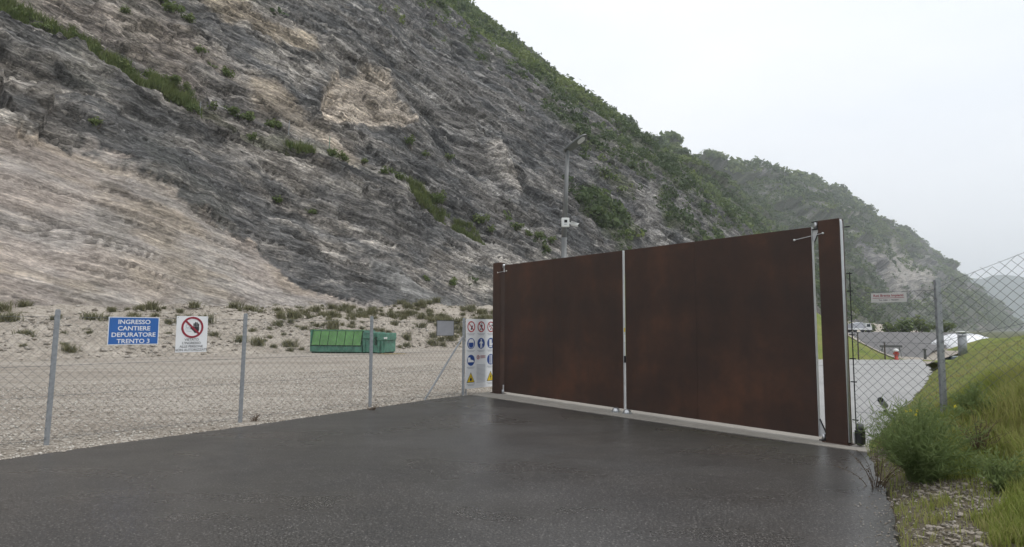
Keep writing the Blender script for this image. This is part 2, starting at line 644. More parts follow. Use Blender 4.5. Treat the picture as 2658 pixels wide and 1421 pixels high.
M = dict(
    asphalt=mat_asphalt(),
    gravel=mat_gravel('yard_gravel'),
    bank=mat_bank(),
    rock=mat_rock(),
    corten=mat_corten(),
    concrete=mat_concrete('threshold_concrete', (0.36, 0.335, 0.30)),
    paving=mat_concrete('pale_paving', (0.335, 0.334, 0.332), 0.7),
    ground=mat_turf('valley_floor', [(0.3, (0.07, 0.085, 0.04)), (0.7, (0.15, 0.15, 0.08))], 0.05),
    turf=mat_turf('bank_turf', [(0.25, (0.12, 0.165, 0.045)), (0.5, (0.19, 0.22, 0.068)), (0.75, (0.26, 0.225, 0.10))], 0.55),
    verge=mat_turf('verge_soil', [(0.3, (0.10, 0.085, 0.06)), (0.7, (0.19, 0.165, 0.125))], 2.5),
    dark_ground=mat_concrete('dark_grey_hardstanding', (0.125, 0.12, 0.12), 0.4),
    path=mat_concrete('pale_earth_path', (0.36, 0.32, 0.265), 2.0),
    galv=plain('galvanised_steel', (0.30, 0.315, 0.33), 0.5, 0.35, 0.15, 20),
    wire=plain('fence_wire', (0.17, 0.18, 0.185), 0.55, 0.5, 0.1, 30),
    steel=plain('bright_steel', (0.50, 0.51, 0.52), 0.32, 0.85, 0.06, 10),
    edge=plain('pale_edge_steel', (0.60, 0.61, 0.62), 0.5, 0.2, 0.08, 8),
    black=plain('black_metal', (0.018, 0.018, 0.02), 0.5, 0.2, 0.2),
    white=plain('white_sign_face', (0.78, 0.79, 0.80), 0.45, 0, 0.03, 4),
    dwhite=plain('dirty_sign_face', (0.55, 0.54, 0.52), 0.5, 0, 0.10, 6),
    greyback=plain('grey_sheet', (0.38, 0.39, 0.42), 0.5, 0.2, 0.08, 5),
    blue=plain('sign_blue', (0.028, 0.13, 0.42), 0.4, 0, 0.06, 4),
    pblue=plain('pictogram_blue', (0.022, 0.07, 0.27), 0.4, 0, 0.05, 4),
    red=plain('sign_red', (0.42, 0.025, 0.035), 0.45, 0, 0.06, 4),
    dred=plain('sign_dark_red', (0.28, 0.02, 0.04), 0.45, 0, 0.06, 4),
    yellow=plain('sign_yellow', (0.72, 0.52, 0.02), 0.45, 0, 0.05, 4),
    ink=plain('sign_black', (0.03, 0.03, 0.035), 0.5, 0, 0.1, 4),
    greyink=plain('sign_grey_print', (0.36, 0.38, 0.42), 0.5, 0, 0.08, 4),
    cgreen=plain('container_green', (0.075, 0.20, 0.145), 0.55, 0, 0.34, 2.2),
    cpanel=plain('container_lid_green', (0.105, 0.245, 0.08), 0.55, 0, 0.22, 1.6),
    cdark=plain('container_dark', (0.02, 0.05, 0.03), 0.7, 0, 0.2, 3),
    lampgrey=plain('lamp_pole_grey', (0.165, 0.17, 0.17), 0.45, 0.3, 0.08, 3),
    lampdark=plain('lamp_head_grey', (0.11, 0.115, 0.115), 0.5, 0.2, 0.08, 5),
    lens=plain('lamp_lens', (0.5, 0.5, 0.5), 0.2, 0, 0.05, 5),
    wplastic=plain('white_plastic', (0.72, 0.73, 0.72), 0.4, 0, 0.05, 6),
    rubber=plain('rubber', (0.02, 0.02, 0.02), 0.8, 0, 0.2, 10),
    glass=plain('dark_glass', (0.03, 0.045, 0.05), 0.12, 0, 0.1, 3),
    carpaint=plain('dark_green_car_paint', (0.018, 0.05, 0.045), 0.28, 0, 0.1, 2),
    membrane=plain('white_membrane', (0.80, 0.81, 0.83), 0.5, 0, 0.03, 2),
    stone=plain('pale_stone', (0.34, 0.30, 0.255), 0.9, 0, 0.30, 14, 0.2, 0.5, 60),
    bark=plain('bark', (0.09, 0.075, 0.06), 0.9, 0, 0.2, 12, 0.2),
    hydrant=plain('hydrant_red', (0.42, 0.05, 0.03), 0.45, 0, 0.08, 4),
    stain=plain('rust_stained_gravel', (0.33, 0.25, 0.11), 0.9, 0, 0.2, 3, 0.2),
    hill=plain('far_hill_woods', (0.055, 0.075, 0.06), 0.9, 0, 0.2, 0.004, 0.1),
    wood=mat_leaf('woodland_leaves', (0.055, 0.085, 0.038), (0.115, 0.16, 0.058), (0.20, 0.245, 0.085), 0.4),
    shrub=mat_leaf('shrub_leaves', (0.075, 0.11, 0.035), (0.13, 0.175, 0.06), (0.19, 0.22, 0.085), 0.35),
    scrub=mat_leaf('dry_scrub_leaves', (0.12, 0.125, 0.075), (0.185, 0.185, 0.105), (0.26, 0.24, 0.14), 0.35),
    grass=mat_leaf('grass_blades', (0.17, 0.225, 0.045), (0.27, 0.32, 0.075), (0.38, 0.36, 0.15), 0.45),
    lawn=mat_leaf('bank_grass_blades', (0.17, 0.21, 0.055), (0.25, 0.27, 0.085), (0.34, 0.29, 0.13), 0.4),
    bushleaf=mat_leaf('bush_leaves', (0.11, 0.16, 0.06), (0.19, 0.25, 0.095), (0.28, 0.32, 0.14), 0.5),
    dry=mat_leaf('dry_stems', (0.09, 0.06, 0.04), (0.13, 0.09, 0.06), (0.18, 0.14, 0.10)),
    flower=plain('yellow_petals', (0.75, 0.62, 0.03), 0.6, 0, 0.05),
    pebbles=mat_leaf('verge_pebble_stone', (0.17, 0.15, 0.12), (0.29, 0.26, 0.22), (0.44, 0.41, 0.37), 0.0, 0.9),
    stones=mat_leaf('gravel_stones', (0.22, 0.19, 0.155), (0.40, 0.36, 0.31), (0.60, 0.57, 0.52), 0.0, 0.9),
)

# ------------------------------------------------------------------ valley frame: s runs along the valley, q across it to the left
VA = rad(40.0)
DV = np.array([math.sin(VA), math.cos(VA)])
NV = np.array([-math.cos(VA), math.sin(VA)])


def to_xy(s, q):
    return s * DV[0] + q * NV[0], s * DV[1] + q * NV[1]


# ------------------------------------------------------------------ the mountain
TS = [-400, 0, 380, 560, 820, 1150, 1500, 2000, 2400, 2700]
TQ = [62, 62, 62, 74, 118, 70, 58, 34, 18, 10]
CQ = [262, 262, 262, 290, 345, 290, 262, 190, 110, 60]
HS = [-400, 120, 268, 312, 363, 435, 483, 511, 544, 621, 666, 698, 792, 858, 899, 984, 1014, 1071, 1149, 1185, 1278, 1345, 1406, 1483, 1564, 1600, 1733, 1832, 1892, 2007, 2061, 2148, 2308, 2501, 2683]
HH = [225.0, 222.0, 202.7, 179.0, 179.0, 184.8, 189.6, 184.0, 189.8, 210.0, 218.2, 214.3, 235.6, 243.5, 247.1, 264.1, 258.0, 257.0, 269.0, 264.9, 276.1, 278.4, 264.1, 259.9, 249.3, 241.4, 247.9, 235.7, 211.6, 212.8, 190.2, 147.8, 117.0, 64.4, 14.8]


def zt(s): return np.interp(s, [-60, 0, 70, 300, 900], [2.6, 3.0, 5.0, 5.0, 2.0])
def toe(s): return np.interp(s, TS, TQ)
def crest(s): return np.interp(s, TS, CQ)


def slope_h(s, q):
    a, b = toe(s), crest(s)
    t = (q - a) / (b - a)
    p = np.where(t < 1, t + 0.10 * np.sin(np.pi * np.clip(t, 0, 1)) * (1 - t), 1 - (t - 1) * 0.35)
    return zt(s) + (np.interp(s, HS, HH) - zt(s)) * p


PALE = [(-90, 71), (-20, 72.5), (7.9, 72.8), (12.0, 72.9), (18.4, 73.3), (21.5, 73.0), (21.7, 72.2), (24.5, 71.4), (28.6, 68.8), (33.9, 66.6), (37.5, 64.2), (42.5, 62.8), (48.4, 62.0), (50, 55), (-90, 55)]
TANSCAR = [(37.8, 99.9), (44, 108), (52.3, 107.0), (46.3, 98.4), (47.8, 95.8), (56.9, 97.7), (57.5, 94.5), (50.0, 93.0), (46.0, 93.4), (41.0, 93.5), (38.2, 95.8)]
GULLY = [(41.5, 86.1), (44.8, 85.3), (52.9, 78.3), (55.0, 77.1), (51.6, 77.2), (47.0, 79.6), (41.3, 81.7)]
BROWN = [(-40, 92), (10.0, 90), (28.6, 94.9), (35.1, 90.1), (42.9, 86.5), (54.0, 77.7), (43.1, 79.3), (32.1, 81.5), (25.5, 82.9), (18.6, 85.4), (9.8, 84.8), (-40, 86)]
SCAR = [(50.6, 81.3), (55.0, 87.6), (58.8, 91.3), (63.5, 93.4), (73.3, 95.6), (72.5, 90.8), (74.3, 87.0), (72.1, 85.4), (65.1, 84.6), (57.9, 83.7)]
SCARTOP = [(44.6, 90.3), (57.5, 93.0), (73.3, 95.6), (58.1, 90.1), (49.2, 86.1)]
TALUS = [(49.7, 66.5), (54.1, 66.0), (56.6, 63.9), (61.8, 62.0), (51.6, 60.0), (47.8, 62.0)]
DARK1 = [(33.4, 93.5), (38.9, 94.4), (49.4, 91.8), (58.7, 88.6), (50.6, 81.3), (46.8, 86.7), (44.0, 88.8), (36.4, 90.9)]
DARK2 = [(22.4, 75.4), (33.1, 73.6), (39.3, 71.6), (34.3, 67.4), (28.7, 69.1), (24.6, 71.5), (21.7, 72.4)]
DARK3 = [(49.1, 75.5), (54.8, 76.8), (66.5, 71.6), (66.4, 66.8), (59.4, 67.1), (49.1, 68.4), (44.1, 72.2)]
SPUR = [(94.6, 87.8), (101.1, 89.5), (97.2, 83.7), (96.1, 78.6), (93.1, 78.1), (92.4, 82.9)]
ROCKLOW = [(69.4, 71.8), (82.0, 71.5), (99.7, 70.0), (99.0, 67.6), (71.0, 62.6), (63.3, 65.3)]
PALE2 = [(170.1, 91.9), (190.7, 96.9), (161.2, 78.4), (155.8, 70.1), (130.5, 68.7)]
CLIFF1 = [(1207.0, 274.7), (1290, 270), (1200.0, 222.8), (1057.7, 233.4)]
CLIFF2 = [(1240.5, 165.9), (1420, 160), (1250.0, 111.9), (977.5, 135.3)]
GREENP = [(124.7, 85.1), (140.0, 87.7), (147.0, 79.5), (151.7, 76.1), (128.0, 73.6), (113.7, 76.6)]
LEDGE = [(-90, 88), (-20, 85.5), (11.1, 84.4), (15.1, 83.9), (19.8, 83.0), (24.8, 80.2), (31.3, 79.3), (37.3, 76.6), (45.2, 76.3), (51.3, 75.8), (60.3, 74.0), (66.3, 72.3), (73.7, 69.6), (83.6, 67.3)]


def veg_density(s, q):
    t = (q - toe(s)) / (crest(s) - toe(s))
    n = 0.55 * fbm(s / 22.0, q / 15.0, 301, 4) + 0.45 * fbm(s / 7.0, q / 5.0, 311, 3)
    n2 = fbm(s / 90.0, q / 70.0, 305, 3)
    base = 0.16 * sst(55, 105, s) + 0.41 * sst(95, 200, s) + 0.12 * sst(300, 700, s)
    high = sst(0.10, 0.85, t) * 0.44 * sst(15, 130, s)
    d = base + high + (n - 0.5) * 2.0 + (n2 - 0.5) * 0.7
    d = d + 0.6 * sst(-3, 3, poly_sd(s, q, GREENP))
    d = d - 0.8 * sst(-3, 5, poly_sd(s, q, PALE2)) - 0.5 * sst(-2, 2, poly_sd(s, q, SPUR))
    d = d - 0.75 * sst(0.48, 0.60, fbm(s / 130.0, q / 26.0, 321, 4)) * sst(700, 1000, s) * sst(0.12, 0.35, t)
    for P, wd in ((CLIFF1, 20), (CLIFF2, 30)):
        d = d - 0.75 * sst(-wd, wd, poly_sd(s, q, P))
    d = np.where(s < 90, np.minimum(d, 0.30 + high), d)
    return np.clip(d, 0, 1)


def bed_cracks(a, b, s, q):
    """open joints along the beds and the long crack under the ledge, 0..1"""
    k = np.zeros(np.shape(a))
    for per, wdt, sd, thr in ((7.5, 0.030, 881, 0.50), (3.1, 0.050, 885, 0.56), (1.5, 0.075, 889, 0.60)):
        u = b / per + (fbm(a / 22.0, b / 14.0, sd, 3) - 0.5) * 1.6
        e = np.abs(u - np.round(u))
        on = sst(thr - 0.04, thr + 0.04, fbm(a / 9.0, np.round(u) * 7.3, sd + 2, 3))
        k = np.maximum(k, sst(wdt, wdt * 0.35, e) * on)
    ld = line_sd(s, q, LEDGE)
    k = np.maximum(k, sst(0.34, 0.12, np.abs(ld + 0.1)) * sst(30, 38, s) * sst(86, 72, s))
    return k


def displacement(s, q):
    v = (q - 62) * 1.45
    wrp = fbm(s / 30.0, v / 30.0, 41, 3) - 0.5
    dl = rad(19)
    a = s * math.cos(dl) - v * math.sin(dl)
    b = s * math.sin(dl) + v * math.cos(dl) + wrp * 4.0
    far = sst(150, 700, s)
    d = (fbm(s / 60.0, v / 80.0, 3, 3) - 0.5) * (7 + 22 * far) * sst(0, 25, v) * (0.25 + 0.75 * sst(1.0, 0.75, (q - toe(s)) / (crest(s) - toe(s))))
    d = d + (fbm(s / 170.0, v / 400.0, 8, 2) - 0.5) * 60 * far * sst(1.0, 0.7, (q - toe(s)) / (crest(s) - toe(s)))
    rough = 1.0 - 0.72 * sst(-0.8, 0.8, poly_sd(s, q, PALE)) - 0.5 * sst(-1, 1, poly_sd(s, q, TALUS)) - 0.4 * sst(-1, 1, poly_sd(s, q, GULLY))
    d = d + rough * (fbm(s / 14.0, v / 12.0, 5, 4) - 0.5) * 3.4
    d = d + rough * (np.abs(fbm(a / 6.0, b / 1.7, 6, 5) - 0.5)) * -1.2
    d = d + (0.45 + 0.55 * rough) * (fbm(a / 2.4, b / 0.6, 9, 3, 0.6) - 0.5) * 0.5
    d = d - rough * np.abs(fbm(s / 4.5, v / 3.6, 15, 4, 0.6) - 0.5) * 1.6
    wa, wb = (fbm(s / 5.0, v / 5.0, 17, 3) - 0.5) * 1.4, (fbm(s / 5.0, v / 5.0, 27, 3) - 0.5) * 1.0
    for sa, sb, h_, tl, sd in ((26.0, 7.0, 1.3, 1.9, 211), (11.0, 1.9, 0.5, 0.8, 221), (4.2, 0.7, 0.24, 0.4, 231)):
        ox, oy, r1, r2, r3, edge_ = cells(a / sa + wa, b / sb + wb, sd)
        d = d + rough * ((r1 - 0.5) * h_ + (ox * (r2 - 0.5) + oy * (r3 - 0.7)) * tl) * (1.0 if sa < 10 else sst(4, 22, v))
    if np.any(s > 500):
        ox, oy, r1, r2, r3, edge_ = cells(s / 75.0 + wa * 0.3, v / 38.0 + wb * 0.3, 241)
        d = d + far * ((r1 - 0.5) * 16 + (ox * (r2 - 0.5) + oy * (r3 - 0.8)) * 24) * sst(0.05, 0.2, (q - toe(s)) / (crest(s) - toe(s)))
    # terraced beds
    st = b / 2.6 + (vn(a / 9.0, b / 6.0, 77) - 0.5) * 1.2
    fr = st - np.floor(st)
    d = d + (0.42 * rough) * (sst(0.0, 0.75, fr) - sst(0.9, 1.0, fr))
    d = d - bed_cracks(a, b, s, q) * (0.25 + 0.55 * rough) * sst(420, 300, s)
    # the long ledge: a shelf that stands proud below the line
    ld = line_sd(s, q, LEDGE)
    d = d + 1.1 * sst(0.15, -0.25, ld) * sst(-9, -0.5, ld) * sst(100, 80, s)
    # quarried scar: a hollow with an overhanging rim
    sc = poly_sd(s, q, SCAR) + (fbm(s / 3.0, q / 3.0, 31, 3) - 0.5) * 2.0
    d = d - 1.5 * sst(-0.3, 0.6, sc)
    for P, wd, am in ((CLIFF1, 25, 14), (CLIFF2, 35, 16)):
        d = d - am * sst(-wd, wd, poly_sd(s, q, P)) * (0.4 + fbm(s / 60, q / 14, 61, 3))
    sp = poly_sd(s, q, SPUR)
    d = d + 2.0 * sst(-1.5, 1.5, sp)
    return d, a, b, v, ld, rough


def mountain_rock():
    ss = [-75.0]
    while ss[-1] < 2695:
        s = ss[-1]
        ss.append(s + min(8.0, max(0.26, (s * s + 95 * 95) / 95 / 567 * 1.25)) if s > 0 else s + max(0.26, -s * 0.02))
    ss = np.array(ss)
    # rows as fractions of the slope: dense at the bottom
    rows = [-0.045]
    while rows[-1] < 1.28:
        t = rows[-1]
        rows.append(t + (0.00085 + 0.0030 * min(1, max(0, (t - 0.16)) / 0.5) if t < 1.0 else 0.02))
    tt = np.array(rows)
    S, T = np.meshgrid(ss, tt)
    Q = toe(S) + (crest(S) - toe(S)) * T
    H = slope_h(S, Q)
    d, a, b, v, ld, rough = displacement(S, Q)
    d = d * sst(-0.03, 0.02, T)
    jag = (fbm(S / 45.0, Q / 45.0, 91, 5, 0.6) - 0.5) * (12 - 6 * sst(500, 700, S)) * sst(0.7, 1.0, T) * sst(150, 260, S)
    q2 = Q - 0.72 * d
    z2 = H + 0.69 * d + jag
    X, Y = to_xy(S, q2)
    # ---- colour of the stone itself
    c_dark = np.array([0.148, 0.146, 0.143])
    c_mid = np.array([0.23, 0.212, 0.192])
    c_pale = np.array([0.43, 0.40, 0.365])
    c_tan = np.array([0.44, 0.375, 0.30])
    c_scar = np.array([0.52, 0.45, 0.375])
    def lerp(c, k, col): return c + (np.asarray(col) - c) * k[..., None]
    m1 = fbm(a / 15.0, b / 5.0, 101, 6, 0.6)
    C = np.empty(S.shape + (3,)); C[:] = c_dark
    C = lerp(C, sst(0.42, 0.62, m1), c_mid)
    m2 = fbm(a / 5.5, b / 1.2, 111, 5, 0.6)
    C = lerp(C, 0.8 * sst(0.55, 0.74, m2), c_pale)
    m3 = fbm(S / 9.0, v / 7.0, 121, 4)
    C = lerp(C, 0.55 * sst(0.60, 0.74, m3), c_pale)
    # lighter run-off streaks down the face
    m4 = fbm(S / 1.3 + b * 0.1, v / 16.0, 131, 3)
    C = lerp(C, 0.35 * sst(0.60, 0.78, m4), c_pale)
    wa, wb = (fbm(S / 5.0, v / 5.0, 17, 3) - 0.5) * 1.4, (fbm(S / 5.0, v / 5.0, 27, 3) - 0.5) * 1.0
    blk = np.ones(S.shape)
    for sa, sb, am, sd in ((26.0, 7.0, 0.25, 211), (11.0, 1.9, 0.5, 221), (4.2, 0.7, 0.5, 231)):
        ox, oy, r1, r2, r3, ed = cells(a / sa + wa, b / sb + wb, sd)
        blk = blk * (1 + am * (r2 - 0.5)) * (1 - 0.25 * sst(0.10, 0.02, ed))
    nz = (fbm(S / 4.0, v / 4.0, 141, 4) - 0.5)
    def zone(P, soft=0.8, nse=3.0): return sst(-soft, soft, poly_sd(S, Q, P) + nz * nse)
    C = lerp(C, 0.8 * zone(BROWN, 2.0, 6) * (0.35 + 0.65 * sst(0.35, 0.6, m1)), np.array([0.30, 0.262, 0.23]))
    C = lerp(C, 0.75 * zone(ROCKLOW, 2.0, 6) * sst(0.38, 0.58, m2), c_pale)
    for P, k in ((DARK1, 0.75), (DARK2, 0.7), (DARK3, 0.7)):
        C = lerp(C, k * zone(P, 1.2, 5) * (0.6 + 0.4 * sst(0.65, 0.5, m2)), np.array([0.122, 0.122, 0.123]))
    C = lerp(C, 0.9 * zone(TALUS, 0.5, 1.5), np.array([0.205, 0.205, 0.20]))
    g = np.clip(0.3 + 1.2 * (m2 - 0.35), 0, 1)
    C = lerp(C, 0.85 * zone(GULLY, 1.2, 3), c_tan * 0.92)
    C = lerp(C, 0.9 * zone(TANSCAR, 0.8, 3), np.array([0.44, 0.375, 0.295]))
    C = lerp(C, 0.6 * zone(SCARTOP, 1.0, 5), c_pale)
    C = lerp(C, 0.9 * zone(SCAR, 0.6, 2.5), c_scar)
    C = lerp(C, 0.85 * zone(SPUR, 0.8, 2), c_pale)
    C = lerp(C, 0.85 * zone(PALE2, 3.0, 16), c_pale * 0.9)
    up_ = sst(48, 78, S) * sst(64, 74, Q) * (1 - 0.8 * zone(SCAR, 1.0, 2.5)) * (1 - 0.8 * zone(SPUR, 1.0, 2))
    C = C * (1 - up_[..., None] * np.array([0.30, 0.275, 0.24]))
    C = C * blk[..., None]
    ck = bed_cracks(a, b, S, Q) * sst(420, 300, S)
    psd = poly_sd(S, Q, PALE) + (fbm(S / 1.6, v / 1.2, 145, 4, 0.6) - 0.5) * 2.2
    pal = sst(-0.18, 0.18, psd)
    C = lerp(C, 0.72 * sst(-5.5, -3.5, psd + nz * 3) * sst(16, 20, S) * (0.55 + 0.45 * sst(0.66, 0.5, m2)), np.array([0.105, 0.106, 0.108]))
    tan = np.empty_like(C); tan[:] = np.array([0.405, 0.352, 0.312])
    tan = lerp(tan, 0.7 * sst(0.45, 0.7, fbm(a / 9.0, b / 2.5, 151, 4)), [0.385, 0.36, 0.338])
    tan = lerp(tan, 0.6 * sst(0.52, 0.72, fbm(a / 7.0, b / 1.6, 161, 4)), [0.41, 0.345, 0.275])
    tan = lerp(tan, 0.75 * sst(0.62, 0.76, fbm(a / 2.6, b / 0.5, 171, 4)), [0.20, 0.175, 0.15])
    tan = tan * (1 + 0.35 * (blk - 1))[..., None]
    C = C + (tan - C) * pal[..., None]
    C = lerp(C, 0.72 * ck * (1 - 0.35 * pal), np.array([0.055, 0.052, 0.048]))
    vd = veg_density(S, Q)
    C = lerp(C, 0.75 * sst(0.2, 0.65, vd), np.array([0.085, 0.10, 0.055]))
    for P, wd in ((CLIFF1, 18), (CLIFF2, 26)):
        C = lerp(C, 0.8 * sst(-wd, wd, poly_sd(S, Q, P) + nz * 90), c_pale * 1.05)
    lg = sst(0.0, 0.5, ld) * sst(3.0, 1.2, ld + nz * 3) * sst(60, 40, S)
    C = lerp(C, 0.45 * lg, np.array([0.085, 0.10, 0.045]))
    V = np.stack([X, Y, z2], -1).reshape(-1, 3)
    C4 = np.concatenate([np.clip(C, 0.01, 0.9), np.clip(rough - 0.2, 0.05, 1)[..., None]], -1).reshape(-1, 4)
    bed = np.stack([a, b, d], -1).reshape(-1, 3)
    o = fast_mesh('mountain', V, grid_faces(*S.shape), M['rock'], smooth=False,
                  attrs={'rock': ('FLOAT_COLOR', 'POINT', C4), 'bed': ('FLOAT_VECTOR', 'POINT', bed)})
    tag(o, 'steep grey limestone mountainside with a pale scraped slab at its foot', 'mountain', kind='structure')
    print('mountain verts', len(V))


mountain_rock()


def surf_pt(s, q):
    """point on the mountain surface for nominal (s, q) arrays"""
    s, q = np.asarray(s, float), np.asarray(q, float)
    d = displacement(s, q)[0]
    t = (q - toe(s)) / (crest(s) - toe(s))
    d = d * sst(-0.03, 0.02, t)
    jag = (fbm(s / 45.0, q / 45.0, 91, 5, 0.6) - 0.5) * (12 - 6 * sst(500, 700, s)) * sst(0.7, 1.0, t) * sst(150, 260, s)
    x, y = to_xy(s, q - 0.72 * d)
    return np.stack([x, y, slope_h(s, q) + 0.69 * d + jag], -1)


def leaf_cloud(P, R, nleaf, size, seed, flat=0.85, elong=1.0):
    """P (n,3) crown centres, R (n,) radii -> quads spread through the crowns. returns V, F, crown index"""
    rg = np.random.default_rng(seed)
    n = len(P)
    idx = np.repeat(np.arange(n), nleaf)
    m = len(idx)
    u = rg.normal(size=(m, 3))
    u /= np.linalg.norm(u, axis=1)[:, None]
    rr = rg.random(m) ** 0.45
    # lumpy crown
    lob = 0.72 + 0.5 * vn(u[:, 0] * 2.2 + idx * 7.1, u[:, 1] * 2.2 + u[:, 2] * 1.7 + idx * 3.3, 5)
    c = P[idx] + u * (rr * lob * R[idx])[:, None] * np.array([1, 1, flat])
    nrm = u * 0.8 + rg.normal(size=(m, 3)) * 0.7 + np.array([0, 0, 0.35])
    nrm /= np.linalg.norm(nrm, axis=1)[:, None]
    t = np.cross(nrm, rg.normal(size=(m, 3)))
    t /= np.linalg.norm(t, axis=1)[:, None]
    bt = np.cross(nrm, t)
    h = (size * R[idx] * (0.6 + 0.8 * rg.random(m)))[:, None]
    k = elong
    V = np.stack([c - t * h * 0.6 * k, c + bt * h * 0.45, c + t * h * 0.7 * k, c - bt * h * 0.5], 1).reshape(-1, 3)
    F = np.arange(m * 4).reshape(-1, 4)
    return V, F, idx


def woodland():
    rg = np.random.default_rng(21)
    Vs, Fs, Ts, off = [], [], [], 0
    # (s range, candidates, crown radius, leaves, leaf size, exponent for density)
    specs = [((40, 340), 13500, (0.6, 2.7), 24, 0.42), ((340, 900), 9500, (1.8, 3.8), 17, 0.52), ((900, 2640), 13000, (3.0, 6.0), 13, 0.6)]
    for (s0, s1), n, (r0, r1), nl, ls in specs:
        s = rg.uniform(s0, s1, n * 2)
        t = rg.uniform(0.02, 1.02, n * 2) ** (1.25 if s0 < 300 else 1.0)
        q = toe(s) + (crest(s) - toe(s)) * t
        vd = veg_density(s, q)
        keep = rg.random(n * 2) < 0.05 * (vd > 0.05) + sst(0.20, 0.72, vd)
        s, q, vd = s[keep][:n], q[keep][:n], vd[keep][:n]
        P = surf_pt(s, q)
        R = (r0 + (r1 - r0) * rg.random(len(s)) ** 1.6) * (0.6 + 0.55 * vd)
        R = R * (1 + 0.7 * sst(0.86, 0.98, (q - toe(s)) / (crest(s) - toe(s))))
        P[:, 2] += R * 0.45
        V, F, idx = leaf_cloud(P, R, nl, ls, int(s0) + 3)
        tint = np.clip(0.30 + (fbm(s / 40.0, q / 30.0, 401, 3) - 0.5) * 1.5 + rg.normal(size=len(s)) * 0.2, 0, 1)
        tt_ = np.repeat(np.clip(tint[idx] + rg.normal(size=len(idx)) * 0.08, 0, 1), 4)
        Vs.append(V); Fs.append(F + off); Ts.append(tt_); off += len(V)
        print('woodland', s0, len(s))
    o = fast_mesh('mountain_woodland', np.concatenate(Vs), np.concatenate(Fs), M['wood'], attrs={'tint': ('FLOAT', 'POINT', np.concatenate(Ts))})
    tag(o, 'green scrub and woodland covering the upper and farther mountainside', 'woodland', kind='stuff')


woodland()


def blades(P, h, wd, seed, lean=0.5, up=None):
    """grass blades at P (n,3): 3 tris each"""
    rg = np.random.default_rng(seed)
    n = len(P)
    h = h * (0.55 + 0.9 * rg.random(n))
    ang = rg.uniform(0, 2 * np.pi, n)
    ln = lean * (0.3 + rg.random(n)) * h
    dx, dy = np.cos(ang), np.sin(ang)
    px, py = -dy, dx
    w_ = wd * (0.6 + 0.8 * rg.random(n)) * 0.5
    z0 = P
    mid = P + np.stack([dx * ln * 0.3, dy * ln * 0.3, h * 0.6], -1)
    tip = P + np.stack([dx * ln, dy * ln, h], -1)
    side = np.stack([px * w_, py * w_, 0 * w_], -1)
    V = np.stack([z0 - side, z0 + side, mid + side * 0.8, mid - side * 0.8, tip], 1).reshape(-1, 3)
    b = np.arange(n)[:, None] * 5
    F = np.concatenate([b + np.array([0, 1, 2]), b + np.array([0, 2, 3]), b + np.array([3, 2, 4])], 0)
    return V, F


def ledge_grass():
    rg = np.random.default_rng(5)
    L = np.array(LEDGE)
    seg = rg.choice(np.arange(1, len(L) - 1), 4200, p=None)
    u = rg.random(4200)[:, None]
    p = L[seg] * (1 - u) + L[np.minimum(seg + 1, len(L) - 1)] * u
    s, q = p[:, 0], p[:, 1] + rg.random(4200) ** 1.5 * 2.6 + 0.1
    keep = (fbm(s / 5.0, q / 5.0, 501, 3) > 0.525 - 0.09 * sst(45, 20, s)) & (s > 5) & (s < 76)
    P = surf_pt(s[keep], q[keep])
    P = np.repeat(P, 14, 0) + rg.normal(size=(len(P) * 14, 3)) * np.array([0.16, 0.16, 0.03])
    P[:, 2] += 0.08
    V, F = blades(P, 0.85, 0.075, 9, 0.7)
    t = np.repeat(np.clip(rg.normal(0.45, 0.18, len(P)) + np.repeat(rg.normal(0.1, 0.28, len(P) // 14), 14), 0, 1), 5)
    o = fast_mesh('ledge_grass', V, F, M['shrub'], attrs={'tint': ('FLOAT', 'POINT', t)})
    tag(o, 'green grass growing in a long diagonal strip on the rock ledge', 'grass', kind='stuff')


ledge_grass()


# ---- single shrubs on the rock face
def shrub_mesh(name, seed, nl=260, ls=0.17, mat='shrub', flat=0.9):
    rg = np.random.default_rng(seed)
    k = 5
    P = rg.normal(size=(k, 3)) * np.array([0.42, 0.42, 0.18]) + np.array([0, 0, 0.5])
    R = 0.42 + 0.22 * rg.random(k)
    V, F, idx = leaf_cloud(P, R, nl // k, ls / 0.5, seed, flat, 1.3)
    V[:, 2] = np.maximum(V[:, 2], -0.05)
    t = np.repeat(np.clip(0.25 + 0.25 * (V[::4, 2]) + rg.normal(size=len(idx)) * 0.12, 0, 1), 4)
    me_o = fast_mesh(name, V, F, M[mat], attrs={'tint': ('FLOAT', 'POINT', t)})
    me = me_o.data
    bpy.data.objects.remove(me_o)
    return me


def stem_mesh(seed):
    rg = random.Random(seed)
    mb = MB()
    for k in range(4):
        a = rg.uniform(0, 6.28)
        mb.tube((0.05 * math.cos(a), 0.05 * math.sin(a), -0.25), (0.4 * math.cos(a), 0.4 * math.sin(a), 0.55), 0.04, 0.015, 5)
    o = mb.build('stem', M['bark'])
    me = o.data
    bpy.data.objects.remove(o)
    return me


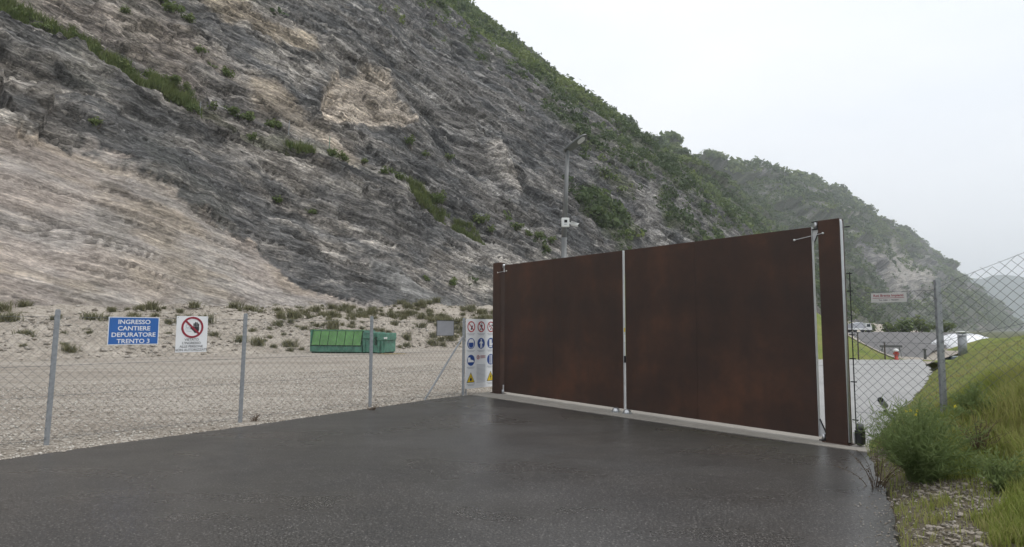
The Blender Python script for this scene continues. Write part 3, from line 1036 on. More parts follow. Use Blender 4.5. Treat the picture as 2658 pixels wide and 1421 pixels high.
SHRUBS = [shrub_mesh('foliage', 30 + k) for k in range(4)]
STEMS = [stem_mesh(k) for k in range(2)]
BUSH = [(14.8, 84.7, 1.2), (16.6, 84.2, 1.0), (18.4, 83.6, 1.2), (20.0, 84.2, 1.2), (21.9, 83.6, 1.0), (23.3, 82.7, 1.1), (24.3, 81.6, 1.2), (25.5, 81.2, 1.1), (27.9, 82.6, 1.0), (30.0, 82.4, 1.1), (31.7, 81.9, 0.9), (34.8, 80.8, 1.1), (37.0, 80.7, 1.1), (39.0, 80.5, 1.2), (43.0, 80.3, 0.9), (38.4, 77.3, 0.9), (35.0, 87.0, 0.9), (36.4, 86.3, 0.9), (38.0, 85.4, 1.0), (31.9, 93.8, 1.4), (33.1, 92.4, 1.3), (35.3, 92.3, 1.2), (26.3, 89.7, 0.9), (49.2, 76.7, 1.0), (51.1, 76.5, 1.0), (55.2, 76.9, 0.9), (58.4, 75.5, 1.0), (61.6, 75.7, 1.1), (67.1, 74.2, 1.3), (69.9, 74.2, 1.4), (39.7, 71.5, 0.8), (43.7, 71.1, 0.8), (69.5, 82.3, 1.1), (72.4, 81.3, 1.0), (62.9, 64.0, 1.0), (57.9, 64.5, 0.8), (78.0, 72.2, 1.3), (79.0, 71.2, 1.1), (85.7, 71.8, 1.3), (88.9, 71.5, 1.3), (91.5, 71.2, 1.3), (96.1, 71.2, 1.4), (92.9, 69.8, 1.2), (31.0, 79.0, 0.8), (20.1, 74.9, 0.7), (77.7, 81.6, 1.0)]
ORD = ['first', 'second', 'third', 'fourth', 'fifth', 'sixth', 'seventh', 'eighth', 'ninth', 'tenth', 'eleventh', 'twelfth', 'thirteenth', 'fourteenth', 'fifteenth', 'sixteenth', 'seventeenth', 'eighteenth', 'nineteenth', 'twentieth', 'twenty-first', 'twenty-second', 'twenty-third', 'twenty-fourth', 'twenty-fifth']
ZONES = dict(ledge=('leafy green shrub', 'rooted along the long diagonal ledge of the rock', 'shrubs along the diagonal rock ledge'),
             high=('small green shrub', 'clinging to the high grey rock above the ledge', 'shrubs on the high rock'),
             low=('small green shrub', 'clinging to the bare rock off the ledge', 'shrubs on the lower rock face'))


def shrub_zone(s, q):
    if abs(float(line_sd(np.array([s]), np.array([q]), LEDGE)[0])) < 2.6: return 'ledge'
    return 'high' if q > 84 else 'low'


order = sorted(BUSH, key=lambda e: to_xy(e[0], e[1])[0] / to_xy(e[0], e[1])[1])
seen = dict(ledge=0, high=0, low=0)
for k, (s, q, r) in enumerate(order):
    zn = shrub_zone(s, q)
    a_, b_, grp = ZONES[zn]
    lab = '%s %s from the left %s' % (ORD[seen[zn]], a_, b_)
    seen[zn] += 1
    p = surf_pt(np.array([s]), np.array([q]))[0]
    r *= 1.15
    t = thing('rock_shrub', lab, 'shrub', tuple(p - np.array([0, 0, 0.05])), random.uniform(0, 6.28), grp)
    t.scale = (r * random.uniform(0.9, 1.15),) * 2 + (r * random.uniform(0.8, 1.15),)
    link('foliage', SHRUBS[k % 4], t)
    link('stem', STEMS[k % 2], t)

# ---- slender rockfall barrier posts on the slope
for k, (s, q, hh, lab) in enumerate(((49.7, 77.5, 2.6, 'slender green barrier post on the rock beside the grassy ledge tuft'), (44.3, 79.1, 2.2, 'thin grey barrier post standing on the bare rock above the dark crack'), (32.4, 79.3, 2.0, 'thin dark barrier post at the lower edge of the ledge shrubs'))):
    p = surf_pt(np.array([s]), np.array([q]))[0]
    t = thing('barrier_post', lab, 'post', tuple(p))
    MB().tube((0, 0, -0.4), (0.08, 0, hh), 0.055, 0.045, 8).build('post', M['galv'] if k else M['cgreen'], t)
    MB().box((-0.16, -0.16, 0.0), (0.16, 0.16, 0.04)).build('base_plate', M['galv'], t)

# ------------------------------------------------------------------ ground sheets
g = MB().add([(-5800, -5800, -1.6), (5800, -5800, -1.6), (5800, 5800, -1.6), (-5800, 5800, -1.6)], [(0, 1, 2, 3)]).build('ground', M['ground'])
tag(g, 'flat green valley floor reaching to the far hills', 'ground', kind='structure')


def yard_z(s, q):
    z = -0.035 - 0.0095 * np.maximum(0, q - 11.0)
    return z + (fbm(s / 2.2, q / 2.2, 601, 4) - 0.5) * 0.05 * sst(11.2, 13, q)


s_ = np.concatenate([np.arange(-45, 60, 0.4), np.arange(60, 160, 2.0)])
q_ = np.concatenate([np.arange(4.0, 24, 0.3), np.arange(24, 46.5, 0.6)])
S, Q = np.meshgrid(s_, q_)
X, Y = to_xy(S, Q)
# right of the gate line the yard stops
o = fast_mesh('gravel_yard', np.stack([X, Y, yard_z(S, Q)], -1).reshape(-1, 3), grid_faces(*S.shape), M['gravel'], smooth=True)
tag(o, 'pale beige crushed stone yard behind the chain link fence', 'gravel', kind='structure')


def bank_z(s, q):
    t = np.clip((q - 43.5) / 16.5, 0, 1.6)
    top = zt(s) - 0.3
    p = np.where(t < 1, t ** 0.85, 1 + 0 * t)
    z = -0.42 + (top + 0.42) * p
    return z + (fbm(s / 5.0, q / 4.0, 611, 5, 0.6) - 0.5) * 1.5 * sst(0, 0.2, t) + (fbm(s / 1.1, q / 0.8, 621, 4, 0.6) - 0.5) * 0.5 * sst(0, 0.1, t)


s_ = np.concatenate([np.arange(-75, 95, 0.33), np.arange(95, 420, 3.0)])
q_ = np.arange(42.5, 66.5, 0.3)
S, Q = np.meshgrid(s_, q_)
X, Y = to_xy(S, Q)
o = fast_mesh('gravel_bank', np.stack([X, Y, bank_z(S, Q)], -1).reshape(-1, 3), grid_faces(*S.shape), M['bank'], smooth=True)
tag(o, 'tan rubble bank dotted with scrub along the foot of the mountain', 'bank', kind='structure')


# ---- scrub tussocks on the bank
def tussock_mesh(seed):
    rg = np.random.default_rng(seed)
    P = rg.normal(size=(150, 3)) * np.array([0.2, 0.2, 0.0])
    V, F = blades(P, 0.46, 0.045, seed, 1.05)
    t = np.repeat(np.clip(rg.normal(0.4, 0.2, 150), 0, 1), 5)
    o = fast_mesh('foliage', V, F, M['scrub'], attrs={'tint': ('FLOAT', 'POINT', t)})
    me = o.data
    bpy.data.objects.remove(o)
    return me


TUSS = [tussock_mesh(60 + k) for k in range(4)]
rg = np.random.default_rng(77)
placed = []
tries = 0
while len(placed) < 290 and tries < 20000:
    tries += 1
    s, q = rg.uniform(2, 62), rg.uniform(44.0, 61.5)
    x, y = to_xy(s, q)
    if x / y > -0.03 or x / y < -0.86:
        continue
    cl = vn(s / 5.0, q / 4.0, 631)
    dens = 0.12 + 0.88 * sst(14, 42, s)
    if rg.random() > dens * (0.10 + 1.3 * sst(0.3, 0.7, cl)):
        continue
    if any((s - a) ** 2 + (q - b) ** 2 < 0.65 for a, b in placed):
        continue
    if -16.2 < x < -8.6 and 44.3 < y < 49.5:
        continue
    placed.append((s, q))
for k, (s, q) in enumerate(placed):
    x, y = to_xy(s, q)
    z = float(bank_z(np.array([s]), np.array([q]))[0])
    top = q > 56
    side = 'left of the green container' if x / y < -0.327 else ('behind the green container' if x / y < -0.205 else 'right of the green container')
    lab = ('small dry olive tussock on the top of the rubble bank ' if top else 'small grey-green tussock on the face of the rubble bank ') + side
    o = link('scrub_tussock', TUSS[k % 4])
    o.location = (x, y, z - 0.06)
    sc = 0.45 + 1.1 * rg.random() ** 1.7
    o.scale = (sc, sc, sc * rg.uniform(0.85, 1.3))
    o.rotation_euler = (0, 0, rg.uniform(0, 6.28))
    tag(o, lab, 'tussock', ('tussocks on the bank top ' if top else 'tussocks on the bank face ') + side)


# ------------------------------------------------------------------ asphalt road
def sheet(name, poly, z, mat, thick=0.0, jitter=0.0, step=0.12, seed=1):
    rg = random.Random(seed)
    pts = []
    n = len(poly)
    for i in range(n):
        a, b, j = poly[i], poly[(i + 1) % n], (poly[i][2] if len(poly[i]) > 2 else 0)
        L = math.hypot(b[0] - a[0], b[1] - a[1])
        m = max(1, int(L / step)) if j else 1
        for k in range(m):
            t = k / m
            pts.append((a[0] + (b[0] - a[0]) * t + (rg.gauss(0, j) if k else 0), a[1] + (b[1] - a[1]) * t + (rg.gauss(0, j) if k else 0)))
    mb = MB()
    m = len(pts)
    V = [(x, y, z) for x, y in pts]
    F = [tuple(range(m))]
    if thick:
        V += [(x, y, z - thick) for x, y in pts]
        F += [(i, m + i, m + (i + 1) % m, (i + 1) % m) for i in range(m)]
    mb.add(V, F)
    return mb.build(name, mat)


AL = [(-16, -3.5, 0.012), (-6.59, 8.06, 0.012), (-5.81, 9.25, 0.012), (-4.7, 10.73, 0.012), (-3.21, 12.97, 0.012), (-1.81, 15.11, 0.012), (-1.30, 15.75, 0.01), (-1.04, 15.90)]
AR = [(5.07, 8.88, 0.012), (4.57, 7.86, 0.016), (3.85, 6.36, 0.016), (3.46, 5.67, 0.016), (3.11, 5.09, 0.016), (2.75, 4.0, 0.016), (2.3, 2.0, 0.01), (2.0, -3.5)]
road = sheet('asphalt_road', (AL + AR)[::-1], 0.0, M['asphalt'], 0.06)
tag(road, 'dark damp asphalt apron in front of the gate', 'road', kind='structure')

# gate frame: local x along the gate from the left post to the right, y away from the camera
GL = np.array([-0.4962, 16.4131])
GD = np.array([math.sin(2.4737), math.cos(2.4737)])
GN = np.array([-GD[1], GD[0]])           # away from the camera
GRZ = math.atan2(GD[1], GD[0])


def gate_pt(t, y=0.0, z=0.0):
    p = GL + GD * t + GN * y
    return (float(p[0]), float(p[1]), z)


th = [(-1.02, 15.93), (2.68, 11.56), (5.07, 8.86), (5.30, 8.62), tuple(gate_pt(9.35, 0.42)[:2]), tuple(gate_pt(-0.35, 0.42)[:2])]
o = sheet('concrete_threshold', th[::-1] if False else th, 0.012, M['concrete'], 0.08)
tag(o, 'pale concrete strip the gate stands on', 'threshold', kind='structure')

# pale paving inside the gate
pv = [tuple(gate_pt(-0.3, 0.35)[:2]), tuple(gate_pt(9.4, 0.35)[:2]), (6.24, 10.51, 0.02), (7.83, 12.68, 0.03), (9.74, 15.11, 0.04), (14.01, 20.86, 0.05), (17.58, 25.77, 0.05), (23.9, 35.9), (14, 34.9), (3.0, 34.0)]
o = sheet('pale_paving', pv, 0.0, M['paving'], 0.08, step=0.4)
tag(o, 'pale grey paved yard inside the gate', 'paving', kind='structure')
# dark steel rail line across the paving
o = sheet('drain_channel', [(13.0, 28.8), (20.8, 31.6), (20.8, 31.75), (13.0, 28.95)], 0.006, M['black'])
tag(o, 'thin dark drain line across the pale paving', 'drain', kind='structure')

# ------------------------------------------------------------------ right verge and grass bank
EDGE = [(1.8, -4), (2.3, 2.0), (2.75, 4.0), (3.11, 5.09), (3.46, 5.67), (3.85, 6.36), (4.57, 7.86), (5.05, 8.9), (5.45, 9.6), (6.24, 10.51), (7.83, 12.68), (9.74, 15.11), (14.01, 20.86), (17.58, 25.77), (24.9, 35.95), (32, 45)]


def verge_z(x, y):
    e = -line_sd(x, y, EDGE)
    z = 1.75 * (1 - np.exp(-np.maximum(e, 0) / 2.5))
    # flatter stony shoulder beside the asphalt
    sh = sst(7.6, 6.2, y)
    z = z * (1 - 0.55 * sh)
    z = z + (fbm(x / 0.8, y / 0.8, 701, 4) - 0.5) * 0.14 * sst(0.1, 0.8, e) + (fbm(x / 4.0, y / 4.0, 705, 3) - 0.5) * 0.5 * sst(0.6, 3, e)
    z = np.where(e < 0, -0.10, z - 0.03)
    drop = sst(0, 8, y - 25.0 - 3.2 * e)
    return z - drop * 3.2, e


x_ = np.concatenate([np.arange(1.6, 9, 0.12), np.arange(9, 40, 0.3)])
y_ = np.concatenate([np.arange(-3.0, 13, 0.12), np.arange(13, 44, 0.3)])
X, Y = np.meshgrid(x_, y_)
Zv, Ev = verge_z(X, Y)
fc = grid_faces(*X.shape)
em = Ev.ravel()[fc].max(1)
fc = fc[(em > -0.12)]
fcy = Y.ravel()[fc].mean(1)
fcx = X.ravel()[fc].mean(1)
V = np.stack([X, Y, Zv], -1).reshape(-1, 3)


def compact(V, F):
    u, inv = np.unique(F, return_inverse=True)
    return V[u], inv.reshape(F.shape)


# soil shoulder near the asphalt / turf bank
near = (em[em > -0.12] < 0.95) & (fcy < 7.4) | ((em[em > -0.12] < 0.35) & (fcy < 9))
o = fast_mesh('roadside_verge', *compact(V, fc[near]), M['verge'], smooth=True)
tag(o, 'stony soil verge beside the asphalt', 'verge', kind='structure')
o = fast_mesh('grass_bank', *compact(V, fc[~near]), M['turf'], smooth=True)
tag(o, 'olive green grass bank rising to the right of the paving', 'bank', kind='structure')

# ---- far side: grass slope left of the dark hardstanding, pale path, hardstanding, second mound
def far_slope(x, y):
    # a ramp of turf: rises away from the paving and to the left
    xr = x - (y - 43.0) * 0.26
    zr = np.interp(xr, [8, 15, 21.7, 23.7, 25.2], [4.6, 4.0, 2.5, 1.4, -0.1])
    up = np.clip((y - 35.3) / 7.7, 0, 1.25)
    return zr * up + (fbm(x / 1.2, y / 1.2, 721, 3) - 0.5) * 0.10 - 0.03


x_ = np.arange(3, 26.4, 0.3)
y_ = np.arange(33.8, 47, 0.3)
X, Y = np.meshgrid(x_, y_)
o = fast_mesh('far_grass_slope', np.stack([X, Y, far_slope(X, Y)], -1).reshape(-1, 3), grid_faces(*X.shape), M['turf'], smooth=True)
tag(o, 'small olive grass slope at the far edge of the paving', 'bank', kind='structure')
# path strip lying on the slope
pts = []
for k in range(24):
    t = k / 23
    x, y = 22.5 + 0.9 * t - 0.6 * t * t, 35.8 + 7.0 * t
    wd = 0.22 + 0.30 * t
    for sgn in (-1, 1):
        xx, yy = x + sgn * wd, y + sgn * wd * 0.12
        pts.append((xx, yy, float(far_slope(np.array([xx]), np.array([yy]))[0]) + 0.06))
P = np.array(pts)
F = np.array([(2 * k, 2 * k + 1, 2 * k + 3, 2 * k + 2) for k in range(23)])
o = fast_mesh('earth_path', P, F, M['path'], smooth=True)
tag(o, 'pale stony track slanting down the far grass slope', 'path', kind='structure')

hs = MB()
hs.add([(17, 35.5, -0.02), (25.5, 37.3, -0.02), (30, 41.5, -0.5), (36, 49, -0.3), (62, 120, 1.15), (110, 240, 1.1), (75, 240, 1.1), (62, 120, 1.15), (60, 118, 1.15)], [])
hs = MB()
rowsH = [((16, 36.2, -0.25), (25.0, 37.2, -0.06)), ((20, 44, -0.1), (31.5, 46, 0.1)), ((30, 70, 0.55), (52, 72, 0.5)), ((44, 100, 1.0), (76, 102, 0.95)), ((54, 124, 1.2), (92, 126, 1.15)), ((60, 140, 0.2), (104, 142, 0.2))]
for (a, b) in rowsH:
    hs.v += [a, b]
hs.f = [(2 * k, 2 * k + 1, 2 * k + 3, 2 * k + 2) for k in range(len(rowsH) - 1)]
o = hs.build('dark_hardstanding', M['dark_ground'])
tag(o, 'dark grey sloping hardstanding beyond the far edge of the paving', 'hardstanding', kind='structure')


def mound_z(x, y):
    a = np.exp(-((x - 42) / 6.5) ** 2 - ((y - 52.5) / 3.0) ** 2)
    return -1.65 + 2.75 * a + (fbm(x / 1.5, y / 1.5, 731, 3) - 0.5) * 0.15


x_ = np.arange(30, 56, 0.4)
y_ = np.arange(44, 61, 0.4)
X, Y = np.meshgrid(x_, y_)
o = fast_mesh('grass_mound', np.stack([X, Y, mound_z(X, Y)], -1).reshape(-1, 3), grid_faces(*X.shape), M['turf'], smooth=True)
tag(o, 'low grass mound in front of the white dome', 'mound', kind='structure')

# far hills across the valley
az = np.linspace(rad(-70), rad(95), 260)
rr = [4300, 4800, 5300]
Vh = []
for k, (r, hk) in enumerate(((4200, 0.0), (4700, 0.6), (5200, 1.0), (5600, 0.9))):
    hgt = (300 + 170 * fbm(az * 9.0, az * 0 + 3.0, 801, 4)) * hk
    Vh.append(np.stack([r * np.sin(az), r * np.cos(az), hgt - 8 + (fbm(az * 70, az * 0 + k, 811, 3) - .5) * 60 * hk], -1))
Vh = np.concatenate(Vh)
o = fast_mesh('distant_hills', Vh, grid_faces(4, 260), M['hill'], smooth=True)
tag(o, 'hazy blue-grey hills across the far valley', 'hills', kind='structure')

# ------------------------------------------------------------------ gate
HPOST, HLEAF = 3.46, 3.33


def gate_post(t0, label, right):
    p = thing('gate_post', label, 'gate post', gate_pt(t0, 0, 0.0), GRZ, 'weathering steel gate posts')
    W, Dp = 0.33, 0.14
    MB().bbox((0, -0.02, 0.012), (W, Dp, HPOST), 0.006).build('post', M['corten'], p)
    MB().box((-0.04, -0.06, 0.004), (W + 0.04, Dp + 0.04, 0.022)).build('base_plate', M['corten'], p)
    if right:
        # half round steel strip on the outer side
        mb = MB()
        n = 10
        prof = [(W + 0.001 + 0.020 * math.sin(math.pi * i / n), 0.035 - 0.035 * math.cos(math.pi * i / n)) for i in range(n + 1)]
        zs = [0.05, HPOST - 0.10, HPOST - 0.05, HPOST - 0.015]
        kk = [1.0, 1.0, 0.85, 0.3]
        V = []
        for z, k in zip(zs, kk):
            V += [(W + 0.001 + (x - W - 0.001) * k, y, z) for x, y in prof]
        F = [(r * (n + 1) + i, r * (n + 1) + i + 1, (r + 1) * (n + 1) + i + 1, (r + 1) * (n + 1) + i) for r in range(3) for i in range(n)]
        F.append(tuple(3 * (n + 1) + i for i in range(n + 1)))
        mb.add(V, F).build('side_strip', M['steel'], p, True)
        MB().tube((W + 0.065, 0.12, 0.28), (W + 0.065, 0.12, 2.62), 0.009, n=6).build('tension_bar', M['black'], p)
        for z in (0.38, 0.95, 1.30, 1.66, 2.33, 2.60, 3.33):
            MB().box((W + 0.02, 0.105, z - 0.008), (W + 0.10, 0.135, z + 0.008)).build('clip', M['black'], p)
        d = MB().bbox((W + 0.09, -0.02, 0.03), (W + 0.20, 0.12, 0.26), 0.02).build('drive_box', M['black'], p)
        MB().tube((W + 0.145, 0.05, 0.26), (W + 0.145, 0.05, 0.34), 0.06, 0.05, 14).build('drive_cap', M['lampdark'], d, True)
        MB().tube((W + 0.10, -0.035, 0.06), (W + 0.10, -0.035, 0.22), 0.012, n=8).build('bolt', M['steel'], d)
    return p


gate_post(0.0, 'rusty steel gate post on the left, beside the safety board', False)
gate_post(8.66, 'rusty steel gate post on the right with a bright rounded side strip', True)


def gate_leaf(t0, t1, label, hinge_right):
    L = t1 - t0
    p = thing('gate_leaf', label, 'gate', gate_pt(t0, 0, 0.0), GRZ, 'gate leaves')
    z0, z1 = 0.07, 0.05 + HLEAF
    half = L * (0.47 if not hinge_right else 0.44)
    for a, b in ((0.012, half - 0.0015), (half + 0.0015, L - 0.012)):
        MB().bbox((a, 0.03, z0), (b, 0.042, z1), 0.002).build('steel_sheet', M['corten'], p)
    # frame behind the sheets
    fr = MB()
    fr.box((0.02, 0.043, z0 + 0.01), (0.10, 0.085, z1 - 0.01)).box((L - 0.10, 0.043, z0 + 0.01), (L - 0.02, 0.085, z1 - 0.01))
    fr.box((0.101, 0.043, z0 + 0.01), (L - 0.101, 0.085, z0 + 0.09)).box((0.101, 0.043, z1 - 0.09), (L - 0.101, 0.085, z1 - 0.01))
    fr.build('frame', M['corten'], p)
    for a in (0.004, L - 0.011):
        MB().box((a, 0.032, z0), (a + 0.007, 0.09, z1)).build('end_plate', M['edge'] if a > 1 else M['corten'], p)
    # hinges
    hx = L if hinge_right else 0.0
    sg = 1 if hinge_right else -1
    for zc, nm in ((z1 - 0.02, 1), (0.06, -1)):
        h = MB()
        if hinge_right:
            if nm > 0:
                h.prism_xz([(hx, zc - 0.20), (hx + 0.012, zc - 0.22), (hx + 0.115, zc - 0.03), (hx, zc - 0.03)], 0.055, 0.075)
            else:
                h.prism_xz([(hx, 0.10), (hx + 0.112, 0.10), (hx + 0.012, 0.34), (hx, 0.33)], 0.055, 0.075)
            b_ = h.build('hinge_plate', M['edge'], p)
            z_ = zc + 0.03 if nm > 0 else 0.06
            MB().tube((hx + 0.055, 0.06, z_ - 0.04), (hx + 0.055, 0.06, z_ + 0.06), 0.034, n=12).build('hinge_pin', M['steel'], b_, True)
            fb = MB()
            if nm > 0:
                fb.box((hx - 0.005, 0.03, zc + 0.09), (hx + 0.125, 0.10, zc + 0.105)).box((hx - 0.005, 0.03, zc - 0.03), (hx + 0.125, 0.10, zc - 0.015))
                fb.prism_xz([(hx + 0.02, zc - 0.23), (hx + 0.035, zc - 0.225), (hx + 0.125, zc - 0.03), (hx + 0.105, zc - 0.03)], 0.04, 0.054)
            else:
                fb.box((hx - 0.005, 0.02, 0.016), (hx + 0.12, 0.12, 0.03))
                fb.prism_xz([(hx + 0.0, 0.34), (hx + 0.015, 0.35), (hx + 0.122, 0.11), (hx + 0.105, 0.10)], 0.04, 0.054)
            fb.build('hinge_strap', M['black'], b_)
        else:
            b_ = MB().box((hx - 0.075, 0.05, zc - 0.16 if nm > 0 else 0.05), (hx - 0.035, 0.07, zc + 0.03 if nm > 0 else 0.24)).build('hinge_plate', M['edge'], p)
            z_ = zc if nm > 0 else 0.07
            MB().tube((hx - 0.055, 0.04, z_ - 0.05), (hx - 0.055, 0.04, z_ + 0.05), 0.03, n=12).build('hinge_pin', M['steel'], b_, True)
    # stay arm across the hinge gap
    za = z1 - 0.17
    a0, a1 = (hx - 0.26, hx + 0.20) if hinge_right else (hx - 0.22, hx + 0.16)
    ar = MB().tube((a0, -0.035, za - 0.02), (a1, -0.035, za + (0.04 if hinge_right else -0.0)), 0.0045, n=6).build('stay_arm', M['edge'], p)
    for xx, zz in ((a0, za - 0.02), (a1, za + (0.04 if hinge_right else 0))):
        MB().lathe([(0.005, -0.016), (0.015, -0.011), (0.018, 0), (0.015, 0.011), (0.005, 0.016)], 10, (xx, -0.035, zz)).build('arm_knob', M['wplastic'], ar, True)
    if not hinge_right:
        # lock case and warning stickers on the meeting edge
        MB().bbox((L - 0.006, 0.035, 1.02), (L + 0.028, 0.085, 1.16), 0.005).build('lock_case', M['black'], p)
        MB().box((L - 0.003, 0.045, 1.66), (L + 0.0, 0.08, 1.74)).build('sticker', M['yellow'], p)
        MB().box((L - 0.003, 0.045, 1.45), (L + 0.0, 0.08, 1.60)).build('sticker', M['white'], p)
    return p


gate_leaf(0.45, 4.55, 'left dark rusty steel leaf of the double gate, hinged beside the safety board', False)
gate_leaf(4.60, 8.545, 'right dark rusty steel leaf of the double gate, nearest the bare end of the fence', True)

for k, (t, lab) in enumerate(((4.44, 'left shiny domed floor stop under the meeting edge of the gate'), (4.74, 'right shiny domed floor stop under the meeting edge of the gate'))):
    p = thing('floor_stop', lab, 'gate stop', gate_pt(t, -0.10, 0.012), GRZ, 'domed gate stops')
    MB().lathe([(0.085, 0.0), (0.085, 0.02), (0.078, 0.045), (0.058, 0.072), (0.03, 0.086), (0.004, 0.09)], 20).build('dome', M['steel'], p, True)
    MB().lathe([(0.10, 0.0), (0.10, 0.008), (0.09, 0.009)], 20).build('flange', M['galv'], p)


# ------------------------------------------------------------------ chain link
def zigzag(pt_fn, u0, u1, z0_fn, z1_fn, p=0.065, r=0.0021, seed=3):
    """woven wires between u0 and u1; pt_fn(u) -> xy; each wire zigzags over one cell width"""
    A, B = [], []
    n = int((u1 - u0) / p)
    for i in range(n):
        ua = u0 + i * p
        zb, ztp = z0_fn(ua), z1_fn(ua)
        k0, k1 = int(math.ceil(zb / p)), int(math.floor(ztp / p))
        prev = None
        for k in range(k0, k1 + 1):
            u = ua + ((k + i) % 2) * p
            x, y = pt_fn(u)
            sag = 0.004 * math.sin(u * 9.0 + k)
            cur = (x, y, k * p + sag + 0.006 * math.sin(u * 3.1))
            if prev is not None:
                A.append(prev); B.append(cur)
            prev = cur
    A, B = np.array(A), np.array(B)
    d = B - A
    d /= np.linalg.norm(d, axis=1)[:, None]
    up = np.cross(d, np.array([0.3, 0.5, 0.1]))
    up /= np.linalg.norm(up, axis=1)[:, None]
    sd = np.cross(d, up)
    V = []
    for P in (A, B):
        for a in (0, 2.094, 4.189):
            V.append(P + (up * math.cos(a) + sd * math.sin(a)) * r)
    V = np.stack(V, 1).reshape(-1, 3)
    b = np.arange(len(A))[:, None] * 6
    F = np.concatenate([b + np.array(f) for f in ((0, 1, 4, 3), (1, 2, 5, 4), (2, 0, 3, 5))], 0)
    return V, F


F0 = np.array([-6.8807, 9.2342])
FA = 0.6992
FD = np.array([math.sin(FA), math.cos(FA)])
FRZ = math.atan2(FD[1], FD[0])
SP = 2.9197


def f_pt(u): return (F0[0] + FD[0] * u, F0[1] + FD[1] * u)


fence = thing('chain_link_fence', 'galvanised chain link fence along the left edge of the asphalt', 'fence', (*f_pt(0), 0.0), 0)


def loc_mesh(V, root): return V - np.array(root.location)


def t_post(height, lean=(0, 0)):
    mb = MB()
    # T section with a chamfered head
    for x0, x1, y0, y1 in ((-0.036, 0.036, -0.004, 0.004), (-0.004, 0.004, 0.0045, 0.045)):
        mb.box((x0, y0, -0.3), (x1, y1, height - 0.02))
    mb.prism_xz([(-0.036, height - 0.02), (0.036, height - 0.02), (0.022, height), (-0.022, height)], -0.004, 0.004)
    for k in range(9):
        z = 0.15 + k * 0.21
        mb.box((-0.038, -0.010, z), (-0.030, -0.0045, z + 0.03))
    return mb


for i in range(-1, 4):
    x, y = f_pt(i * SP)
    me = t_post(1.975).build('post', M['galv'], fence)
    me.location = (x - fence.location.x, y - fence.location.y, 0)
    me.rotation_euler = (0, [0, .014, .008, -.004, 0][i + 1], FRZ + rad([0, 3, -4, 2, 0][i + 1]) - rad(38))
V, F = zigzag(f_pt, -3.0, 8.62, lambda u: -0.02, lambda u: 1.90, p=0.066)
mo = fast_mesh('wire_mesh', loc_mesh(V, fence), F, M['wire'], fence)
for z in (0.05, 0.68, 1.13, 1.86):
    a, b = f_pt(-3.0), f_pt(3 * SP)
    MB().tube((a[0] - F0[0], a[1] - F0[1], z), (b[0] - F0[0], b[1] - F0[1], z), 0.0028, n=5).build('tension_wire', M['wire'], fence)
# raking brace at the end post
a, b = f_pt(3 * SP - 0.02), f_pt(3 * SP - 1.28)
MB().tube((a[0] - F0[0], a[1] - F0[1], 1.5), (b[0] - F0[0] - 0.03, b[1] - F0[1], -0.03), 0.024, n=8).build('brace', M['galv'], fence)


# ------------------------------------------------------------------ signs on the left fence
def sign_root(name, label, u, z, off=-0.03, group=None):
    x, y = f_pt(u)
    t = thing(name, label, 'sign', (x - math.sin(FRZ) * off * -1 * -1, y + math.cos(FRZ) * off, z), FRZ, group)
    # shift towards the camera side (-local y)
    t.location = (x - math.sin(FRZ) * off, y + math.cos(FRZ) * off, z)
    return t


t = sign_root('entrance_sign', 'blue rectangular sign with white capital lettering on the fence', 0.692, 1.425)
MB().box((0, 0, 0), (0.745, 0.004, 0.45)).build('panel', M['white'], t)
MB().box((0.012, -0.002, 0.012), (0.733, -0.0004, 0.438)).build('blue_field', M['blue'], t)
text_mesh('lettering', ['INGRESSO', 'CANTIERE', 'DEPURATORE', 'TRENTO 3'], M['white'], t, 0.3725, 0.337, 0.098, -0.0035, 1.06, 1.06, 0.0016)
for x in (0.03, 0.715):
    MB().tube((x, -0.006, 0.425), (x, 0.03, 0.425), 0.006, n=6).build('fixing', M['galv'], t)

t = sign_root('prohibition_sign', 'white sign with a red crossed-out ring over a black hand', 1.712, 1.28)
MB().box((0, 0, 0), (0.525, 0.004, 0.625)).build('panel', M['white'], t)
rg_ = MB()
ring_xz(rg_, 0.265, 0.43, 0.152, 0.185, -0.006, -0.001)
rg_.prism_xz([(0.265 - 0.128, 0.43 + 0.100), (0.265 - 0.105, 0.43 + 0.123), (0.265 + 0.128, 0.43 - 0.100), (0.265 + 0.105, 0.43 - 0.123)], -0.0065, -0.0012)
rg_.build('prohibition_ring', M['dred'], t)
hd = MB()
hx, hz = 0.325, 0.385
hd.prism_xz([(hx - 0.055, hz), (hx - 0.02, hz - 0.05), (hx + 0.035, hz - 0.05), (hx + 0.052, hz + 0.0), (hx + 0.05, hz + 0.05), (hx - 0.038, hz + 0.05)], -0.004, -0.001)
for fx, top, ln in ((-0.036, 0.118, 0.07), (-0.011, 0.14, 0.09), (0.014, 0.135, 0.085), (0.038, 0.112, 0.065)):
    hd.prism_xz([(hx + fx - 0.009, hz + 0.045), (hx + fx + 0.009, hz + 0.045), (hx + fx + 0.011, hz + top - 0.01), (hx + fx + 0.004, hz + top), (hx + fx - 0.006, hz + top), (hx + fx - 0.009, hz + top - 0.01)], -0.004, -0.001)
hd.prism_xz([(hx - 0.05, hz - 0.01), (hx - 0.035, hz + 0.012), (hx - 0.085, hz + 0.05), (hx - 0.1, hz + 0.036)], -0.004, -0.001)
hd.build('hand_symbol', M['ink'], t)
fg = MB()
ring_xz(fg, 0.185, 0.45, 0.026, 0.032, -0.003, -0.001, 18)
fg.prism_xz([(0.14, 0.405), (0.235, 0.405), (0.235, 0.40), (0.14, 0.40)], -0.003, -0.001)
fg.prism_xz([(0.16, 0.37), (0.25, 0.36), (0.25, 0.355), (0.16, 0.365)], -0.003, -0.001)
fg.build('figure_symbol', M['greyink'], t)
